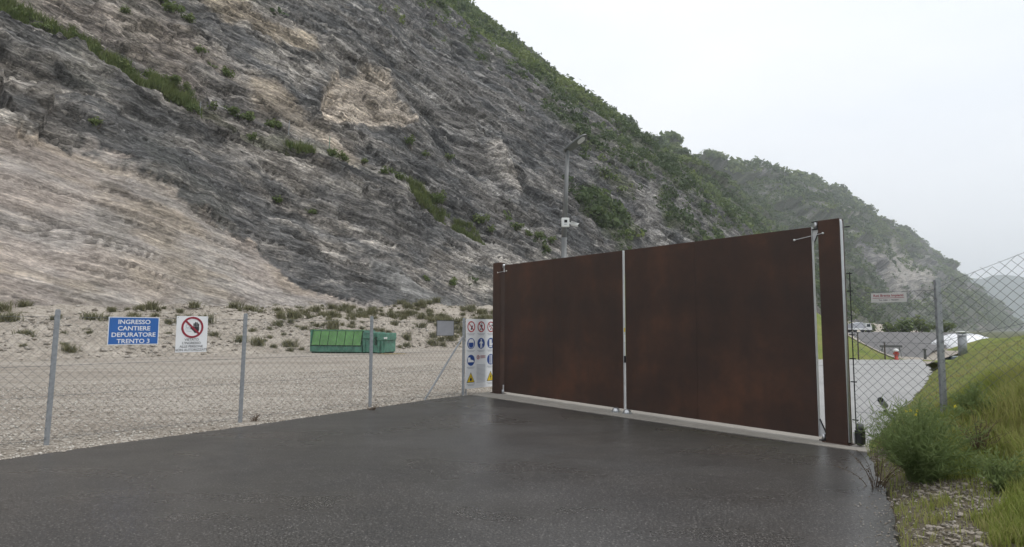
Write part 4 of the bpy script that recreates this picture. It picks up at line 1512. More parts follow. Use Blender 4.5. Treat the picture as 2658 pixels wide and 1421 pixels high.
text_mesh('lettering', ['VIETATO', "L'INGRESSO", 'ALLE PERSONE', 'NON AUTORIZZATE'], M['ink'], t, 0.2625, 0.198, 0.058, -0.0025, 1.02, 1.02, 0.0004)
for x in (0.02, 0.505):
    MB().tube((x, -0.006, 0.60), (x, 0.03, 0.60), 0.006, n=6).build('fixing', M['galv'], t)

t = sign_root('blank_panel', 'blank grey metal panel in a dark frame on the fence near the brace', 7.775, 1.52)
MB().box((0.012, 0, 0.012), (0.583, 0.004, 0.373)).build('panel', M['greyback'], t)
fr = MB()
fr.box((0, -0.006, 0), (0.012, 0.012, 0.385)).box((0.583, -0.006, 0), (0.595, 0.012, 0.385)).box((0.0121, -0.006, 0), (0.5829, 0.012, 0.012)).box((0.0121, -0.006, 0.373), (0.5829, 0.012, 0.385))
fr.build('frame', M['lampdark'], t)
t['category'] = 'panel'

# ---- safety board
t = sign_root('safety_board', 'tall white board of red, blue and yellow safety pictograms beside the gate', 8.80, 0.145, -0.035)
BW, BH = 1.18, 1.81
c = 0.03
MB().prism_xz([(c, 0), (BW - c, 0), (BW, c), (BW, BH - c), (BW - c, BH), (c, BH), (0, BH - c), (0, c)], 0.0, 0.006).build('panel', M['white'], t)
colx = [0.20, 0.585, 0.97]
rowz = [1.605, 1.165, 0.73, 0.27]
R_ = 0.143
Y0, Y1, Y2 = -0.0012, -0.0035, -0.006
cap = MB()
for j, cz in enumerate((1.605 - 0.19, 1.165 - 0.19, 0.73 - 0.185, 0.27 - 0.165)):
    for i, cxx in enumerate(colx):
        if j >= 2 and i == 1: continue
        for q in range(2):
            ln = (0.15, 0.11)[q]
            cap.prism_xz([(cxx - ln, cz - q * 0.028), (cxx + ln, cz - q * 0.028), (cxx + ln, cz - q * 0.028 + 0.010), (cxx - ln, cz - q * 0.028 + 0.010)], Y1, Y0)
for j in range(15):
    z_ = 0.60 - j * 0.033
    cap.prism_xz([(0.42, z_), (0.76, z_), (0.76, z_ + 0.009), (0.42, z_ + 0.009)], Y1, Y0)
cap.build('caption_print', M['greyink'], t)
for i, cxx in enumerate(colx):
    r = MB()
    ring_xz(r, cxx, rowz[0], R_ - 0.026, R_, Y2, Y0)
    r.prism_xz([(cxx - 0.092, rowz[0] + 0.080), (cxx - 0.078, rowz[0] + 0.094), (cxx + 0.092, rowz[0] - 0.080), (cxx + 0.078, rowz[0] - 0.094)], Y2, Y0)
    r.build('prohibition_symbol', M['red'], t)
    g_ = MB()
    z_ = rowz[0]
    if i == 0:      # match and flame
        g_.prism_xz([(cxx - 0.02, z_ - 0.08), (cxx + 0.03, z_ - 0.08), (cxx + 0.05, z_ - 0.02), (cxx + 0.075, z_ + 0.05), (cxx + 0.03, z_ + 0.01), (cxx + 0.01, z_ + 0.04), (cxx - 0.005, z_ - 0.02)], Y1, Y0)
    elif i == 1:    # walking figure
        g_.prism_xz(disc_poly(cxx + 0.015, z_ + 0.075, 0.018, 10), Y1, Y0)
        g_.prism_xz([(cxx - 0.005, z_ - 0.01), (cxx + 0.03, z_ - 0.01), (cxx + 0.055, z_ + 0.03), (cxx + 0.03, z_ + 0.055), (cxx - 0.02, z_ + 0.04), (cxx - 0.04, z_ + 0.0)], Y1, Y0)
        g_.prism_xz([(cxx - 0.005, z_ - 0.012), (cxx + 0.02, z_ - 0.012), (cxx - 0.02, z_ - 0.09), (cxx - 0.05, z_ - 0.09)], Y1, Y0)
        g_.prism_xz([(cxx + 0.021, z_ - 0.012), (cxx + 0.033, z_ - 0.012), (cxx + 0.05, z_ - 0.09), (cxx + 0.025, z_ - 0.09)], Y1, Y0)
    else:           # load and figure
        g_.prism_xz(disc_poly(cxx + 0.045, z_ + 0.04, 0.024, 10), Y1, Y0)
        g_.prism_xz(disc_poly(cxx - 0.01, z_ - 0.06, 0.02, 10), Y1, Y0)
        g_.prism_xz([(cxx - 0.075, z_ - 0.01), (cxx - 0.05, z_ - 0.01), (cxx - 0.055, z_ + 0.03), (cxx - 0.07, z_ + 0.03)], Y1, Y0)
    g_.build('pictogram', M['ink'], t)
for j, i in ((1, 0), (1, 1), (1, 2), (2, 0), (2, 2)):
    cxx, z_ = colx[i], rowz[j]
    d = MB()
    d.prism_xz(disc_poly(cxx, z_, R_, 30), Y1, Y0)
    d.build('mandatory_symbol', M['pblue'], t)
    g_ = MB()
    Ya, Yb = -0.0062, -0.0040
    if (j, i) == (1, 0):      # face with visor
        g_.prism_xz([(cxx - 0.105, z_ + 0.025), (cxx + 0.105, z_ + 0.025), (cxx + 0.085, z_ + 0.085), (cxx + 0.04, z_ + 0.115), (cxx - 0.04, z_ + 0.115), (cxx - 0.085, z_ + 0.085)], Ya, Yb)
        ring_xz(g_, cxx, z_ - 0.02, 0.092, 0.106, Ya, Yb, 24)
    elif (j, i) == (1, 1):    # figure
        g_.prism_xz(disc_poly(cxx, z_ + 0.088, 0.023, 12), Ya, Yb)
        g_.prism_xz([(cxx - 0.03, z_ + 0.055), (cxx + 0.03, z_ + 0.055), (cxx + 0.07, z_ + 0.0), (cxx + 0.055, z_ - 0.01), (cxx + 0.028, z_ + 0.015), (cxx + 0.028, z_ - 0.03), (cxx - 0.028, z_ - 0.03), (cxx - 0.028, z_ + 0.015), (cxx - 0.055, z_ - 0.01), (cxx - 0.07, z_ + 0.0)], Ya, Yb)
        g_.prism_xz([(cxx - 0.028, z_ - 0.031), (cxx - 0.003, z_ - 0.031), (cxx - 0.006, z_ - 0.12), (cxx - 0.035, z_ - 0.12)], Ya, Yb)
        g_.prism_xz([(cxx + 0.003, z_ - 0.031), (cxx + 0.028, z_ - 0.031), (cxx + 0.042, z_ - 0.115), (cxx + 0.014, z_ - 0.12)], Ya, Yb)
    elif (j, i) == (1, 2):    # glove
        g_.prism_xz([(cxx - 0.06, z_ + 0.10), (cxx + 0.03, z_ + 0.10), (cxx + 0.035, z_ - 0.02), (cxx + 0.08, z_ + 0.02), (cxx + 0.095, z_ + 0.005), (cxx + 0.04, z_ - 0.065), (cxx - 0.06, z_ - 0.065)], Ya, Yb)
        g_.prism_xz([(cxx - 0.062, z_ - 0.075), (cxx + 0.042, z_ - 0.075), (cxx + 0.042, z_ - 0.11), (cxx - 0.062, z_ - 0.11)], Ya, Yb)
    elif (j, i) == (2, 0):    # boot
        g_.prism_xz([(cxx - 0.12, z_ + 0.075), (cxx - 0.03, z_ + 0.075), (cxx - 0.02, z_ + 0.02), (cxx + 0.09, z_ - 0.005), (cxx + 0.115, z_ - 0.05), (cxx - 0.12, z_ - 0.05)], Ya, Yb)
    else:                     # two strips
        for dx in (-0.03, 0.03):
            g_.prism_xz([(cxx + dx - 0.014, z_ - 0.12), (cxx + dx + 0.014, z_ - 0.12), (cxx + dx + 0.014, z_ + 0.12), (cxx + dx - 0.014, z_ + 0.12)], Ya, Yb)
    g_.build('pictogram', M['white'], t)
for i in (0, 2):
    cxx, z_ = colx[i], rowz[3]
    k = MB().prism_xz([(cxx - 0.15, z_ - 0.115), (cxx + 0.15, z_ - 0.115), (cxx, z_ + 0.15)], Y1, Y0).build('warning_symbol', M['ink'], t)
    MB().prism_xz([(cxx - 0.128, z_ - 0.102), (cxx + 0.128, z_ - 0.102), (cxx, z_ + 0.122)], -0.006, -0.0042).build('yellow_field', M['yellow'], k)
    g_ = MB()
    if i == 0:
        g_.prism_xz(disc_poly(cxx, z_ - 0.035, 0.042, 12), -0.0088, -0.0066)
        g_.prism_xz([(cxx - 0.012, z_ + 0.01), (cxx + 0.012, z_ + 0.01), (cxx + 0.006, z_ + 0.06), (cxx - 0.006, z_ + 0.06)], -0.0088, -0.0066)
    else:
        g_.prism_xz([(cxx + 0.012, z_ + 0.075), (cxx - 0.028, z_ - 0.012), (cxx + 0.0, z_ - 0.012), (cxx - 0.012, z_ - 0.085), (cxx + 0.03, z_ + 0.012), (cxx + 0.004, z_ + 0.012), (cxx + 0.024, z_ + 0.075)], -0.0088, -0.0066)
    g_.build('pictogram', M['ink'], t)
r = MB()
ring_xz(r, 0.475, 0.80, 0.042, 0.055, Y2, Y0, 20)
r.build('prohibition_symbol', M['red'], t)
MB().prism_xz([(0.465, 0.77), (0.487, 0.77), (0.49, 0.82), (0.478, 0.835), (0.462, 0.815)], Y1, Y0).build('pictogram', M['ink'], t)
r = MB()
for q in range(3):
    r.prism_xz([(0.56, 0.775 + q * 0.028), (0.76, 0.775 + q * 0.028), (0.76, 0.787 + q * 0.028), (0.56, 0.787 + q * 0.028)], Y1, Y0)
r.build('caption_print', M['dred'], t)
# legs of the board
for x in (0.06, BW - 0.06):
    MB().tube((x, 0.03, -0.16), (x, 0.03, BH - 0.1), 0.02, n=8).build('leg', M['galv'], t)

# ------------------------------------------------------------------ right fence
RT0, RT1 = 9.06, 13.2


def g_xy(u):
    p = gate_pt(u, 0.10)
    return (p[0], p[1])


def r_base(u):
    x, y = g_xy(u)
    return float(verge_z(np.array([x]), np.array([y]))[0][0])


def r_top(u): return float(np.interp(u, [9.0, 10.2, 10.3, 11.2, 12.0, 13.3], [2.33, 2.33, 2.42, 2.78, 3.02, 3.2]))


fr_root = thing('chain_link_fence', 'galvanised chain link fence climbing the grass bank right of the gate', 'fence', gate_pt(10.22, 0.10, 0.0), 0)
x, y = g_xy(10.22)
pz = r_base(10.22)
me = t_post(2.46 - pz).build('post', M['galv'], fr_root)
me.scale = (1.35, 1.35, 1)
me.location = (0, 0, pz)
me.rotation_euler = (0, 0, rad(20))
x, y = g_xy(13.15)
me = t_post(3.2 - r_base(13.15)).build('post', M['galv'], fr_root)
me.location = (x - fr_root.location.x, y - fr_root.location.y, r_base(13.15))
V, F = zigzag(g_xy, RT0, RT1, lambda u: max(0.05, r_base(u) - 0.02), r_top, p=0.066, r=0.0030)
fast_mesh('wire_mesh', V - np.array(fr_root.location), F, M['wire'], fr_root)
for f0, f1 in ((0.985, 0.985), (0.66, 0.66), (0.2, 0.2)):
    us = np.linspace(RT0, RT1, 32)
    mb = MB()
    pp = []
    for u in us:
        xx, yy = g_xy(u)
        zb = max(0.05, r_base(10.2) if u > 10.2 else 0.05)
        zt_ = r_top(u)
        zz = 0.05 + (zt_ - 0.05) * f0 if u < 10.25 else 0.05 + (zt_ - 0.05) * f0
        pp.append((xx - fr_root.location.x, yy - fr_root.location.y, zz))
    for a, b in zip(pp[:-1], pp[1:]):
        mb.tube(a, b, 0.0026, n=5, caps=False)
    mb.build('tension_wire', M['wire'], fr_root)

t = thing('contractor_sign', 'small white name plate with dark red lettering wired to the right fence', 'sign', gate_pt(9.365, 0.07, 2.142), GRZ)
MB().box((0, 0, 0), (0.47, 0.003, 0.138)).build('panel', M['dwhite'], t)
text_mesh('lettering', ['Reti Brenta Impianti'], M['dred'], t, 0.232, 0.083, 0.050, -0.0015, 1, 0.99, 0.0009)
MB().box((0.02, -0.0012, 0.060), (0.44, -0.0003, 0.066)).build('red_rule', M['dred'], t)
text_mesh('telephone_line', ['Tel. 0461 / 796059'], M['ink'], t, 0.235, 0.022, 0.030, -0.0015, 1, 1.15, 0.0003)

# ------------------------------------------------------------------ lamp post with cameras behind the gate
LP = (1.86, 22.0)
lp = thing('street_lamp', 'tall grey lamp post with a flat lamp head rising behind the gate', 'lamp post', (*LP, 0.0))
MB().tube((0, 0, 0), (0.02, 0, 5.0), 0.115, 0.10, 14).build('lower_pole', M['lampgrey'], lp, True)
MB().tube((0.02, 0, 5.0), (0.16, 0, 8.22), 0.092, 0.070, 14).build('upper_pole', M['lampgrey'], lp, True)
MB().tube((0.155, 0, 8.05), (0.16, 0, 8.22), 0.062, 0.062, 12).build('collar', M['lampdark'], lp, True)
# head: tilted flat paddle
hd_ = MB()
outl = [(-0.10, -0.06), (-0.06, -0.12), (0.12, -0.17), (0.42, -0.18), (0.62, -0.15), (0.72, -0.08), (0.74, 0.0), (0.72, 0.08), (0.62, 0.15), (0.42, 0.18), (0.12, 0.17), (-0.06, 0.12), (-0.10, 0.06)]
n = len(outl)
V = [(x, y, 0.0) for x, y in outl] + [(x, y, 0.045) for x, y in outl] + [(x * 0.9 + 0.03, y * 0.7, 0.085) for x, y in outl]
F = [tuple(range(n - 1, -1, -1)), tuple(range(2 * n, 3 * n))]
for k in (0, 1):
    F += [(k * n + i, k * n + (i + 1) % n, (k + 1) * n + (i + 1) % n, (k + 1) * n + i) for i in range(n)]
hd_.add(V, F)
ho = hd_.build('lamp_head', M['lampdark'], lp)
ho.location = (0.16, 0, 8.24)
ho.rotation_euler = (rad(-18), rad(-36), rad(-6))
ho.scale = (1.22, 1.3, 1.2)
lo = MB().add([(x * 0.32 + 0.40, y * 0.62, -0.008) for x, y in outl] + [(x * 0.32 + 0.40, y * 0.62, -0.001) for x, y in outl],
              [tuple(range(n - 1, -1, -1)), tuple(range(n, 2 * n))] + [(i, (i + 1) % n, n + (i + 1) % n, n + i) for i in range(n)]).build('lamp_lens', M['lens'], ho)

cb = thing('camera_box', 'white weatherproof camera box mounted on the lamp post', 'camera', (LP[0] + 0.06, LP[1] - 0.17, 5.36))
MB().bbox((-0.14, -0.06, 0.0), (0.14, 0.07, 0.33), 0.015).build('housing', M['wplastic'], cb)
MB().bbox((-0.045, -0.072, 0.15), (0.06, -0.061, 0.25), 0.004).build('camera_window', M['black'], cb)
MB().box((-0.05, -0.064, 0.075), (0.045, -0.0605, 0.10)).build('name_plate', M['greyink'], cb)
MB().box((-0.02, 0.07, 0.1), (0.02, 0.10, 0.2)).build('bracket', M['galv'], cb)
cc = thing('bullet_camera', 'small white bullet camera on an arm beside the camera box', 'camera', (LP[0] + 0.10, LP[1] - 0.08, 5.50))
MB().tube((0.0, 0, 0.06), (0.20, -0.1, -0.02), 0.024, 0.022, 8).build('arm', M['wplastic'], cc, True)
MB().tube((0.17, -0.10, -0.02), (0.42, -0.22, -0.10), 0.062, 0.066, 14).build('camera_body', M['wplastic'], cc, True)
MB().prism_xz([(0.15, 0.035), (0.44, -0.055), (0.45, -0.04), (0.16, 0.05)], -0.25, -0.09).build('sun_shield', M['wplastic'], cc)
MB().tube((0.421, -0.2205, -0.1003), (0.43, -0.225, -0.103), 0.05, n=14).build('lens', M['black'], cc)

# ------------------------------------------------------------------ green roll-off container
A_, B_ = np.array([-15.35, 46.9]), np.array([-9.35, 45.7])
cd = (B_ - A_); CL = float(np.linalg.norm(cd)); cang = math.atan2(cd[1], cd[0])
ct = thing('waste_container', 'green waste compactor container parked at the foot of the rubble bank', 'container', (float(A_[0]), float(A_[1]), -0.36), cang)
CW, CHt = 2.3, 1.78
LB = CL * 0.69
bd = MB()
# body with a sloped upper front: profile in y,z extruded along x
prof = [(0.0, 0.16), (0.0, 0.62), (0.28, CHt - 0.04), (0.45, CHt), (CW, CHt), (CW, 0.16)]
n = len(prof)
for x0, x1, zz in ((0.04, LB, 0),):
    V = [(x0, y, z) for y, z in prof] + [(x1, y, z) for y, z in prof]
    bd.add(V, [tuple(range(n)), tuple(range(2 * n - 1, n - 1, -1))] + [(i, n + i, n + (i + 1) % n, (i + 1) % n) for i in range(n)])
bd.build('body', M['cgreen'], ct)
# six lid panels on the sloped front
dy, dz = 0.28, CHt - 0.04 - 0.62
Ls = math.hypot(dy, dz)
for k in range(6):
    x0 = 0.10 + k * (LB - 0.16) / 6
    x1 = x0 + (LB - 0.16) / 6 - 0.06
    ny, nz = -dz / Ls, dy / Ls
    P = []
    for off in (0.012, 0.045):
        for (xx, tt_) in ((x0, 0.03), (x1, 0.03), (x1, 0.97), (x0, 0.97)):
            P.append((xx, 0.0 + dy * tt_ + ny * off, 0.62 + dz * tt_ + nz * off))
    MB().add(P, [(0, 3, 2, 1), (4, 5, 6, 7), (0, 1, 5, 4), (1, 2, 6, 5), (2, 3, 7, 6), (3, 0, 4, 7)]).build('lid_panel', M['cpanel'], ct)
MB().add([(0.06, dy * 0.01 - dz / Ls * 0.006, 0.62 + dz * 0.01), (LB - 0.02, dy * 0.01 - dz / Ls * 0.006, 0.62 + dz * 0.01), (LB - 0.02, dy * 0.99 - dz / Ls * 0.006, 0.62 + dz * 0.99), (0.06, dy * 0.99 - dz / Ls * 0.006, 0.62 + dz * 0.99)], [(0, 1, 2, 3)]).build('lid_frame', M['cdark'], ct)
MB().box((0.02, -0.05, 0.585), (LB - 0.02, -0.003, 0.625)).build('lower_rail', M['cdark'], ct)
MB().box((0.0, 0.22, CHt + 0.002), (LB, 0.36, CHt + 0.05)).build('top_rail', M['cpanel'], ct)
for k in range(7):
    x0 = 0.06 + k * (LB - 0.12) / 6.0
    MB().box((x0 - 0.02, -0.04, 0.17), (x0 + 0.02, -0.002, 0.58)).build('rib', M['cgreen'], ct)
MB().box((-0.02, -0.02, 0.14), (0.035, CW, CHt + 0.02)).build('end_door', M['cgreen'], ct)
# compactor head
MB().bbox((LB + 0.01, 0.08, 0.15), (CL - 0.12, CW - 0.1, 1.16), 0.03).build('compactor_body', M['cgreen'], ct)
MB().bbox((LB + 0.04, -0.02, 1.17), (CL - 0.95, CW - 0.2, 1.66), 0.03).build('hopper_cover', M['cgreen'], ct)
MB().bbox((CL - 0.72, -0.04, 1.05), (CL + 0.02, CW - 0.3, 1.60), 0.03).build('power_unit', M['cgreen'], ct)
for x0 in (LB + 0.10, LB + 0.72, CL - 0.62, CL - 0.34):
    MB().box((x0, -0.02, 0.15), (x0 + 0.13, 0.079, 1.04)).build('upright', M['cgreen'], ct)
MB().box((CL - 0.90, 0.0, 0.70), (CL - 0.76, 0.2, 1.30)).build('hook_mast', M['cdark'], ct)
MB().box((CL - 0.14, -0.07, 1.16), (CL + 0.06, 0.1, 1.30)).build('light', M['wplastic'], ct)
MB().box((0.05, 0.12, 0.0), (CL - 0.2, 0.3, 0.148)).build('skid', M['cdark'], ct)
MB().box((0.05, CW - 0.4, 0.0), (CL - 0.2, CW - 0.2, 0.148)).build('skid', M['cdark'], ct)
for k in range(5):
    MB().tube((0.5 + k * 1.1, 0.02, 0.075), (0.5 + k * 1.1, 0.11, 0.075), 0.075, n=10).build('roller', M['cdark'], ct)
o = sheet('rust_stain', [(-9.9, 44.6, .06), (-8.9, 44.2, .08), (-7.6, 44.6, .08), (-7.9, 45.3, .08), (-9.4, 45.5, .08)], float(yard_z(np.array([25.0]), np.array([36.0]))[0]) + 0.02, M['stain'])
tag(o, 'yellow-brown stain on the gravel beside the container', 'stain', kind='structure')

# ------------------------------------------------------------------ inner yard: hydrant, posts, dome, vent, car, truck
hy = thing('fire_hydrant', 'small red hydrant with a white cap at the far edge of the paving', 'hydrant', (22.2, 35.5, 0.0))
MB().lathe([(0.13, 0.0), (0.13, 0.04), (0.09, 0.06), (0.085, 0.40), (0.11, 0.43), (0.11, 0.47)], 14).build('body', M['hydrant'], hy, True)
MB().lathe([(0.13, 0.471), (0.15, 0.50), (0.14, 0.56), (0.07, 0.62), (0.01, 0.635)], 14).build('cap', M['wplastic'], hy, True)
for s_g in (-1, 1):
    MB().tube((0.08 * s_g, 0, 0.34), (0.16 * s_g, 0, 0.34), 0.045, n=10).build('outlet', M['hydrant'], hy)
for k, (x, y, h, lab) in enumerate(((19.85, 35.2, 1.55, 'slim grey-brown post at the edge of the paving nearest the gate post'), (21.55, 35.5, 1.0, 'slim grey post at the paving edge left of the red hydrant'), (24.4, 36.3, 0.55, 'short dark post at the paving edge right of the red hydrant'))):
    p = thing('yard_post', lab, 'post', (x, y, 0.0))
    MB().tube((0, 0, 0), (0, 0, h), 0.04 if k < 2 else 0.075, 0.035 if k < 2 else 0.06, 8).build('shaft', M['lampdark'] if k == 2 else M['bark'], p)
    MB().lathe([(0.07, 0), (0.09, 0.02), (0.07, 0.05)] if k < 2 else [(0.12, 0), (0.13, 0.05), (0.1, 0.09)], 10, (0, 0, h - 0.02)).build('head', M['lampdark'], p)
tb = thing('barrier_trestle', 'low dark barrier trestle on the hardstanding behind the hydrant', 'barrier', (24.2, 39.2, -0.03))
MB().box((-0.7, -0.04, 0.62), (0.7, 0.04, 0.76)).build('rail', M['lampdark'], tb)
for sx in (-0.55, 0.55):
    for sy in (-0.2, 0.2):
        MB().tube((sx, sy, 0), (sx, 0, 0.62), 0.025, n=6).build('leg', M['lampgrey'], tb)

dm = thing('membrane_dome', 'white ribbed dome behind the grass bank', 'dome', (44.2, 60.0, -1.6))
R0, NR = 3.25, 14
prof = [(R0 * 1.0, 0.0), (R0 * 1.0, 0.55), (R0 * 0.97, 1.1), (R0 * 0.90, 1.65), (R0 * 0.78, 2.15), (R0 * 0.60, 2.58), (R0 * 0.36, 2.88), (R0 * 0.12, 3.0), (0.02, 3.01)]
for k in range(NR):
    a0, a1 = 2 * math.pi * k / NR, 2 * math.pi * (k + 1) / NR - 0.006
    mb = MB()
    V, F = [], []
    for r, z in prof:
        for i in range(5):
            a = a0 + (a1 - a0) * i / 4
            V.append((r * math.cos(a), r * math.sin(a), z))
    for j in range(len(prof) - 1):
        for i in range(4):
            F.append((j * 5 + i, j * 5 + i + 1, (j + 1) * 5 + i + 1, (j + 1) * 5 + i))
    mb.add(V, F).build('membrane_panel', M['membrane'], dm, True)
    rb = MB()
    for (r, z), (r2, z2) in zip(prof[:-1], prof[1:]):
        rb.tube((r * math.cos(a0), r * math.sin(a0), z), (r2 * math.cos(a0), r2 * math.sin(a0), z2), 0.022, n=5, caps=False)
    rb.build('rib', M['greyink'], dm)
MB().lathe([(R0 + 0.1, 0.0), (R0 + 0.1, 0.18), (R0 - 0.02, 0.2)], 40).build('base_ring', M['greyback'], dm)

vx, vy = 20.55, 28.0
vz = float(verge_z(np.array([vx]), np.array([vy]))[0][0])
vt = thing('vent_pipe', 'stainless vent pipe with a flat rain cap on the grass bank', 'vent', (vx, vy, vz - 0.1))
htop = 1.66 - vz + 0.1
MB().tube((0, 0, 0), (0, 0, htop - 0.16), 0.175, n=20).build('pipe', M['galv'], vt, True)
MB().lathe([(0.16, htop - 0.14), (0.22, htop - 0.13), (0.22, htop - 0.09), (0.02, htop - 0.06)], 20).build('cap', M['galv'], vt)
MB().lathe([(0.20, htop - 0.03), (0.25, htop - 0.02), (0.25, htop), (0.02, htop + 0.02)], 20).build('rain_hood', M['wplastic'], vt)
for k in range(4):
    a = k * math.pi / 2 + 0.4
    MB().box((0.15 * math.cos(a) - 0.01, 0.15 * math.sin(a) - 0.01, htop - 0.10), (0.15 * math.cos(a) + 0.01, 0.15 * math.sin(a) + 0.01, htop - 0.02)).build('stay', M['galv'], vt)


def vehicle(root, prof, half, mat_body, glass_quads, wheels, wr):
    """prof: outline in x,z; extruded +-half in y with tumblehome"""
    n = len(prof)
    def wid(z): return half * (1.0 if z < 0.85 else 1.0 - 0.22 * min(1, (z - 0.85) / 0.6))
    V = [(x, -wid(z), z) for x, z in prof] + [(x, -wid(z) * 0.0, z + (0.02 if z > 0.6 else 0)) for x, z in prof] + [(x, wid(z), z) for x, z in prof]
    F = [tuple(range(n)), tuple(range(3 * n - 1, 2 * n - 1, -1))]
    for k in (0, 1):
        F += [(k * n + i, (k + 1) * n + i, (k + 1) * n + (i + 1) % n, k * n + (i + 1) % n) for i in range(n)]
    MB().add(V, F).build('body', mat_body, root)
    for nm, q in glass_quads:
        MB().add(q, [(0, 1, 2, 3)] if len(q) == 4 else [tuple(range(len(q)))]).build(nm, M['glass'], root)
    for (x, s) in wheels:
        y0 = s * (half - 0.20)
        w_o = MB().tube((x, y0, wr), (x, s * (half + 0.01), wr), wr, n=18).build('wheel', M['rubber'], root)
        MB().tube((x, s * (half + 0.011), wr), (x, s * (half + 0.022), wr), wr * 0.6, n=14).build('rim', M['galv'], w_o)


car = thing('parked_car', 'dark green parked car half hidden behind the grass bank', 'car', (30.7, 42.3, -1.58), rad(-125))
cp = [(-2.05, 0.30), (-2.08, 0.62), (-2.0, 0.88), (-1.55, 0.95), (-1.0, 1.40), (-0.3, 1.50), (0.5, 1.46), (1.12, 1.00), (1.85, 0.86), (2.08, 0.66), (2.1, 0.30)]
gq = [('windscreen', [(0.58, -0.60, 1.43), (1.10, -0.72, 1.04), (1.10, 0.72, 1.04), (0.58, 0.60, 1.43)]),
      ('rear_window', [(-1.06, 0.58, 1.38), (-1.52, 0.70, 0.99), (-1.52, -0.70, 0.99), (-1.06, -0.58, 1.38)])]
gq = [(nm, [(x + (0.03 if nm == 'windscreen' else -0.03), y, z + 0.03) for x, y, z in q]) for nm, q in gq]
for s in (-1, 1):
    gq.append(('side_window', [(-1.0, s * 0.80, 1.02), (0.95, s * 0.80, 1.02), (0.48, s * 0.715, 1.38), (-0.85, s * 0.715, 1.38)][::s]))
vehicle(car, cp, 0.86, M['carpaint'], gq, [(-1.3, -1), (-1.3, 1), (1.3, -1), (1.3, 1)], 0.31)
for s in (-1, 1):
    MB().box((2.0, s * 0.62 - 0.16, 0.66), (2.10, s * 0.62 + 0.16, 0.78)).build('headlight', M['wplastic'], car)

tk = thing('white_truck', 'small white flatbed truck far off at the top of the hardstanding', 'truck', (66.9, 118.5, 1.12), rad(14))
MB().bbox((-2.1, -0.95, 0.45), (1.0, 0.95, 0.75), 0.03).build('flatbed', M['wplastic'], tk)
MB().add([(-1.9, -0.85, 0.76), (0.9, -0.85, 0.76), (0.9, 0.85, 0.76), (-1.9, 0.85, 0.76), (-1.5, -0.7, 1.65), (0.5, -0.7, 1.95), (0.5, 0.7, 1.95), (-1.5, 0.7, 1.6)], [(0, 3, 2, 1), (4, 5, 6, 7), (0, 1, 5, 4), (1, 2, 6, 5), (2, 3, 7, 6), (3, 0, 4, 7)]).build('load_cover', M['greyback'], tk)
MB().prism_xz([(1.04, 0.45), (2.5, 0.45), (2.5, 1.0), (2.15, 1.75), (1.04, 1.78)], -0.88, 0.88).build('cab', M['wplastic'], tk)
MB().add([(2.17, -0.75, 1.72), (2.50, -0.8, 1.04), (2.50, 0.8, 1.04), (2.17, 0.75, 1.72)], [(0, 1, 2, 3)]).build('windscreen', M['glass'], tk)
MB().box((1.3, -0.895, 1.05), (2.1, -0.882, 1.6)).build('side_window', M['glass'], tk)
for x in (-1.3, 1.8):
    for s in (-1, 1):
        MB().tube((x, s * 0.6, 0.36), (x, s * 0.86, 0.36), 0.36, n=16).build('wheel', M['rubber'], tk)

# drain pipe stubs beside the paving
for k, (p0, d, r, lab) in enumerate((((7.35, 12.25, 0.30), (-0.12, -0.13, 0.07), 0.06, 'grey pipe stub with a black mouth at the foot of the grass bank'), ((6.75, 11.05, 0.22), (-0.12, -0.06, 0.08), 0.035, 'thin steel pipe end sticking out of the weeds by the paving'))):
    p = thing('pipe_stub', lab, 'pipe', p0)
    e = Vector(d)
    MB().tube(-e * 1.0, e, r, n=16).build('pipe', M['galv'] if k == 0 else M['greyback'], p, True)
    MB().tube(e * 1.001, e * 1.03, r * 0.86, n=16).build('mouth', M['black'], p)

# ------------------------------------------------------------------ loose gravel stones (uncountable) beside the asphalt
def stones(name, P, r, mat, seed, label, flat=0.6):
    rg = np.random.default_rng(seed)
    n = len(P)
    base = np.array([(1, 0, 0), (0, 1, 0), (-1, 0, 0), (0, -1, 0), (0, 0, 1), (0, 0, -1), ], float)
    V = base[None] * (1 + 0.55 * (rg.random((n, 6, 3)) - 0.5)) + (rg.random((n, 6, 3)) - 0.5) * 0.55
    ang = rg.uniform(0, 6.28, n)
    c, s = np.cos(ang), np.sin(ang)
    x = V[..., 0] * c[:, None] - V[..., 1] * s[:, None]
    y = V[..., 0] * s[:, None] + V[..., 1] * c[:, None]
    V = np.stack([x, y * 0.8, V[..., 2] * flat], -1) * r[:, None, None] + P[:, None]
    tri = np.array([(0, 1, 4), (1, 2, 4), (2, 3, 4), (3, 0, 4), (1, 0, 5), (2, 1, 5), (3, 2, 5), (0, 3, 5)])
    F = (np.arange(n)[:, None, None] * 6 + tri[None]).reshape(-1, 3)
    t = np.repeat(np.clip(rg.normal(0.38, 0.22, n), 0, 1), 6)
    o = fast_mesh(name, V.reshape(-1, 3), F, mat, attrs={'tint': ('FLOAT', 'POINT', t)})
    tag(o, label, 'gravel', kind='stuff')
    return o


rg = np.random.default_rng(12)
n = 42000
s = rg.uniform(-2, 34, n)
q = 9.9 + rg.random(n) ** 1.9 * 13
x, y = to_xy(s, q)
inside = line_sd(x, y, [a[:2] for a in AL]) > -0.10 * rg.random(len(x)) ** 3
inside &= (x / y > -1.05)
s, q, x, y = s[inside], q[inside], x[inside], y[inside]
z = np.where(line_sd(x, y, [a[:2] for a in AL]) < 0.01, 0.0, yard_z(s, q))
r = (0.012 + 0.026 * rg.random(len(s)) ** 3) + 0.0007 * np.maximum(0, np.hypot(x, y) - 10)
stones('gravel_stones', np.stack([x, y, z + r * 0.25], -1), r, M['stones'], 4, 'pale crushed stones scattered over the yard beside the asphalt')

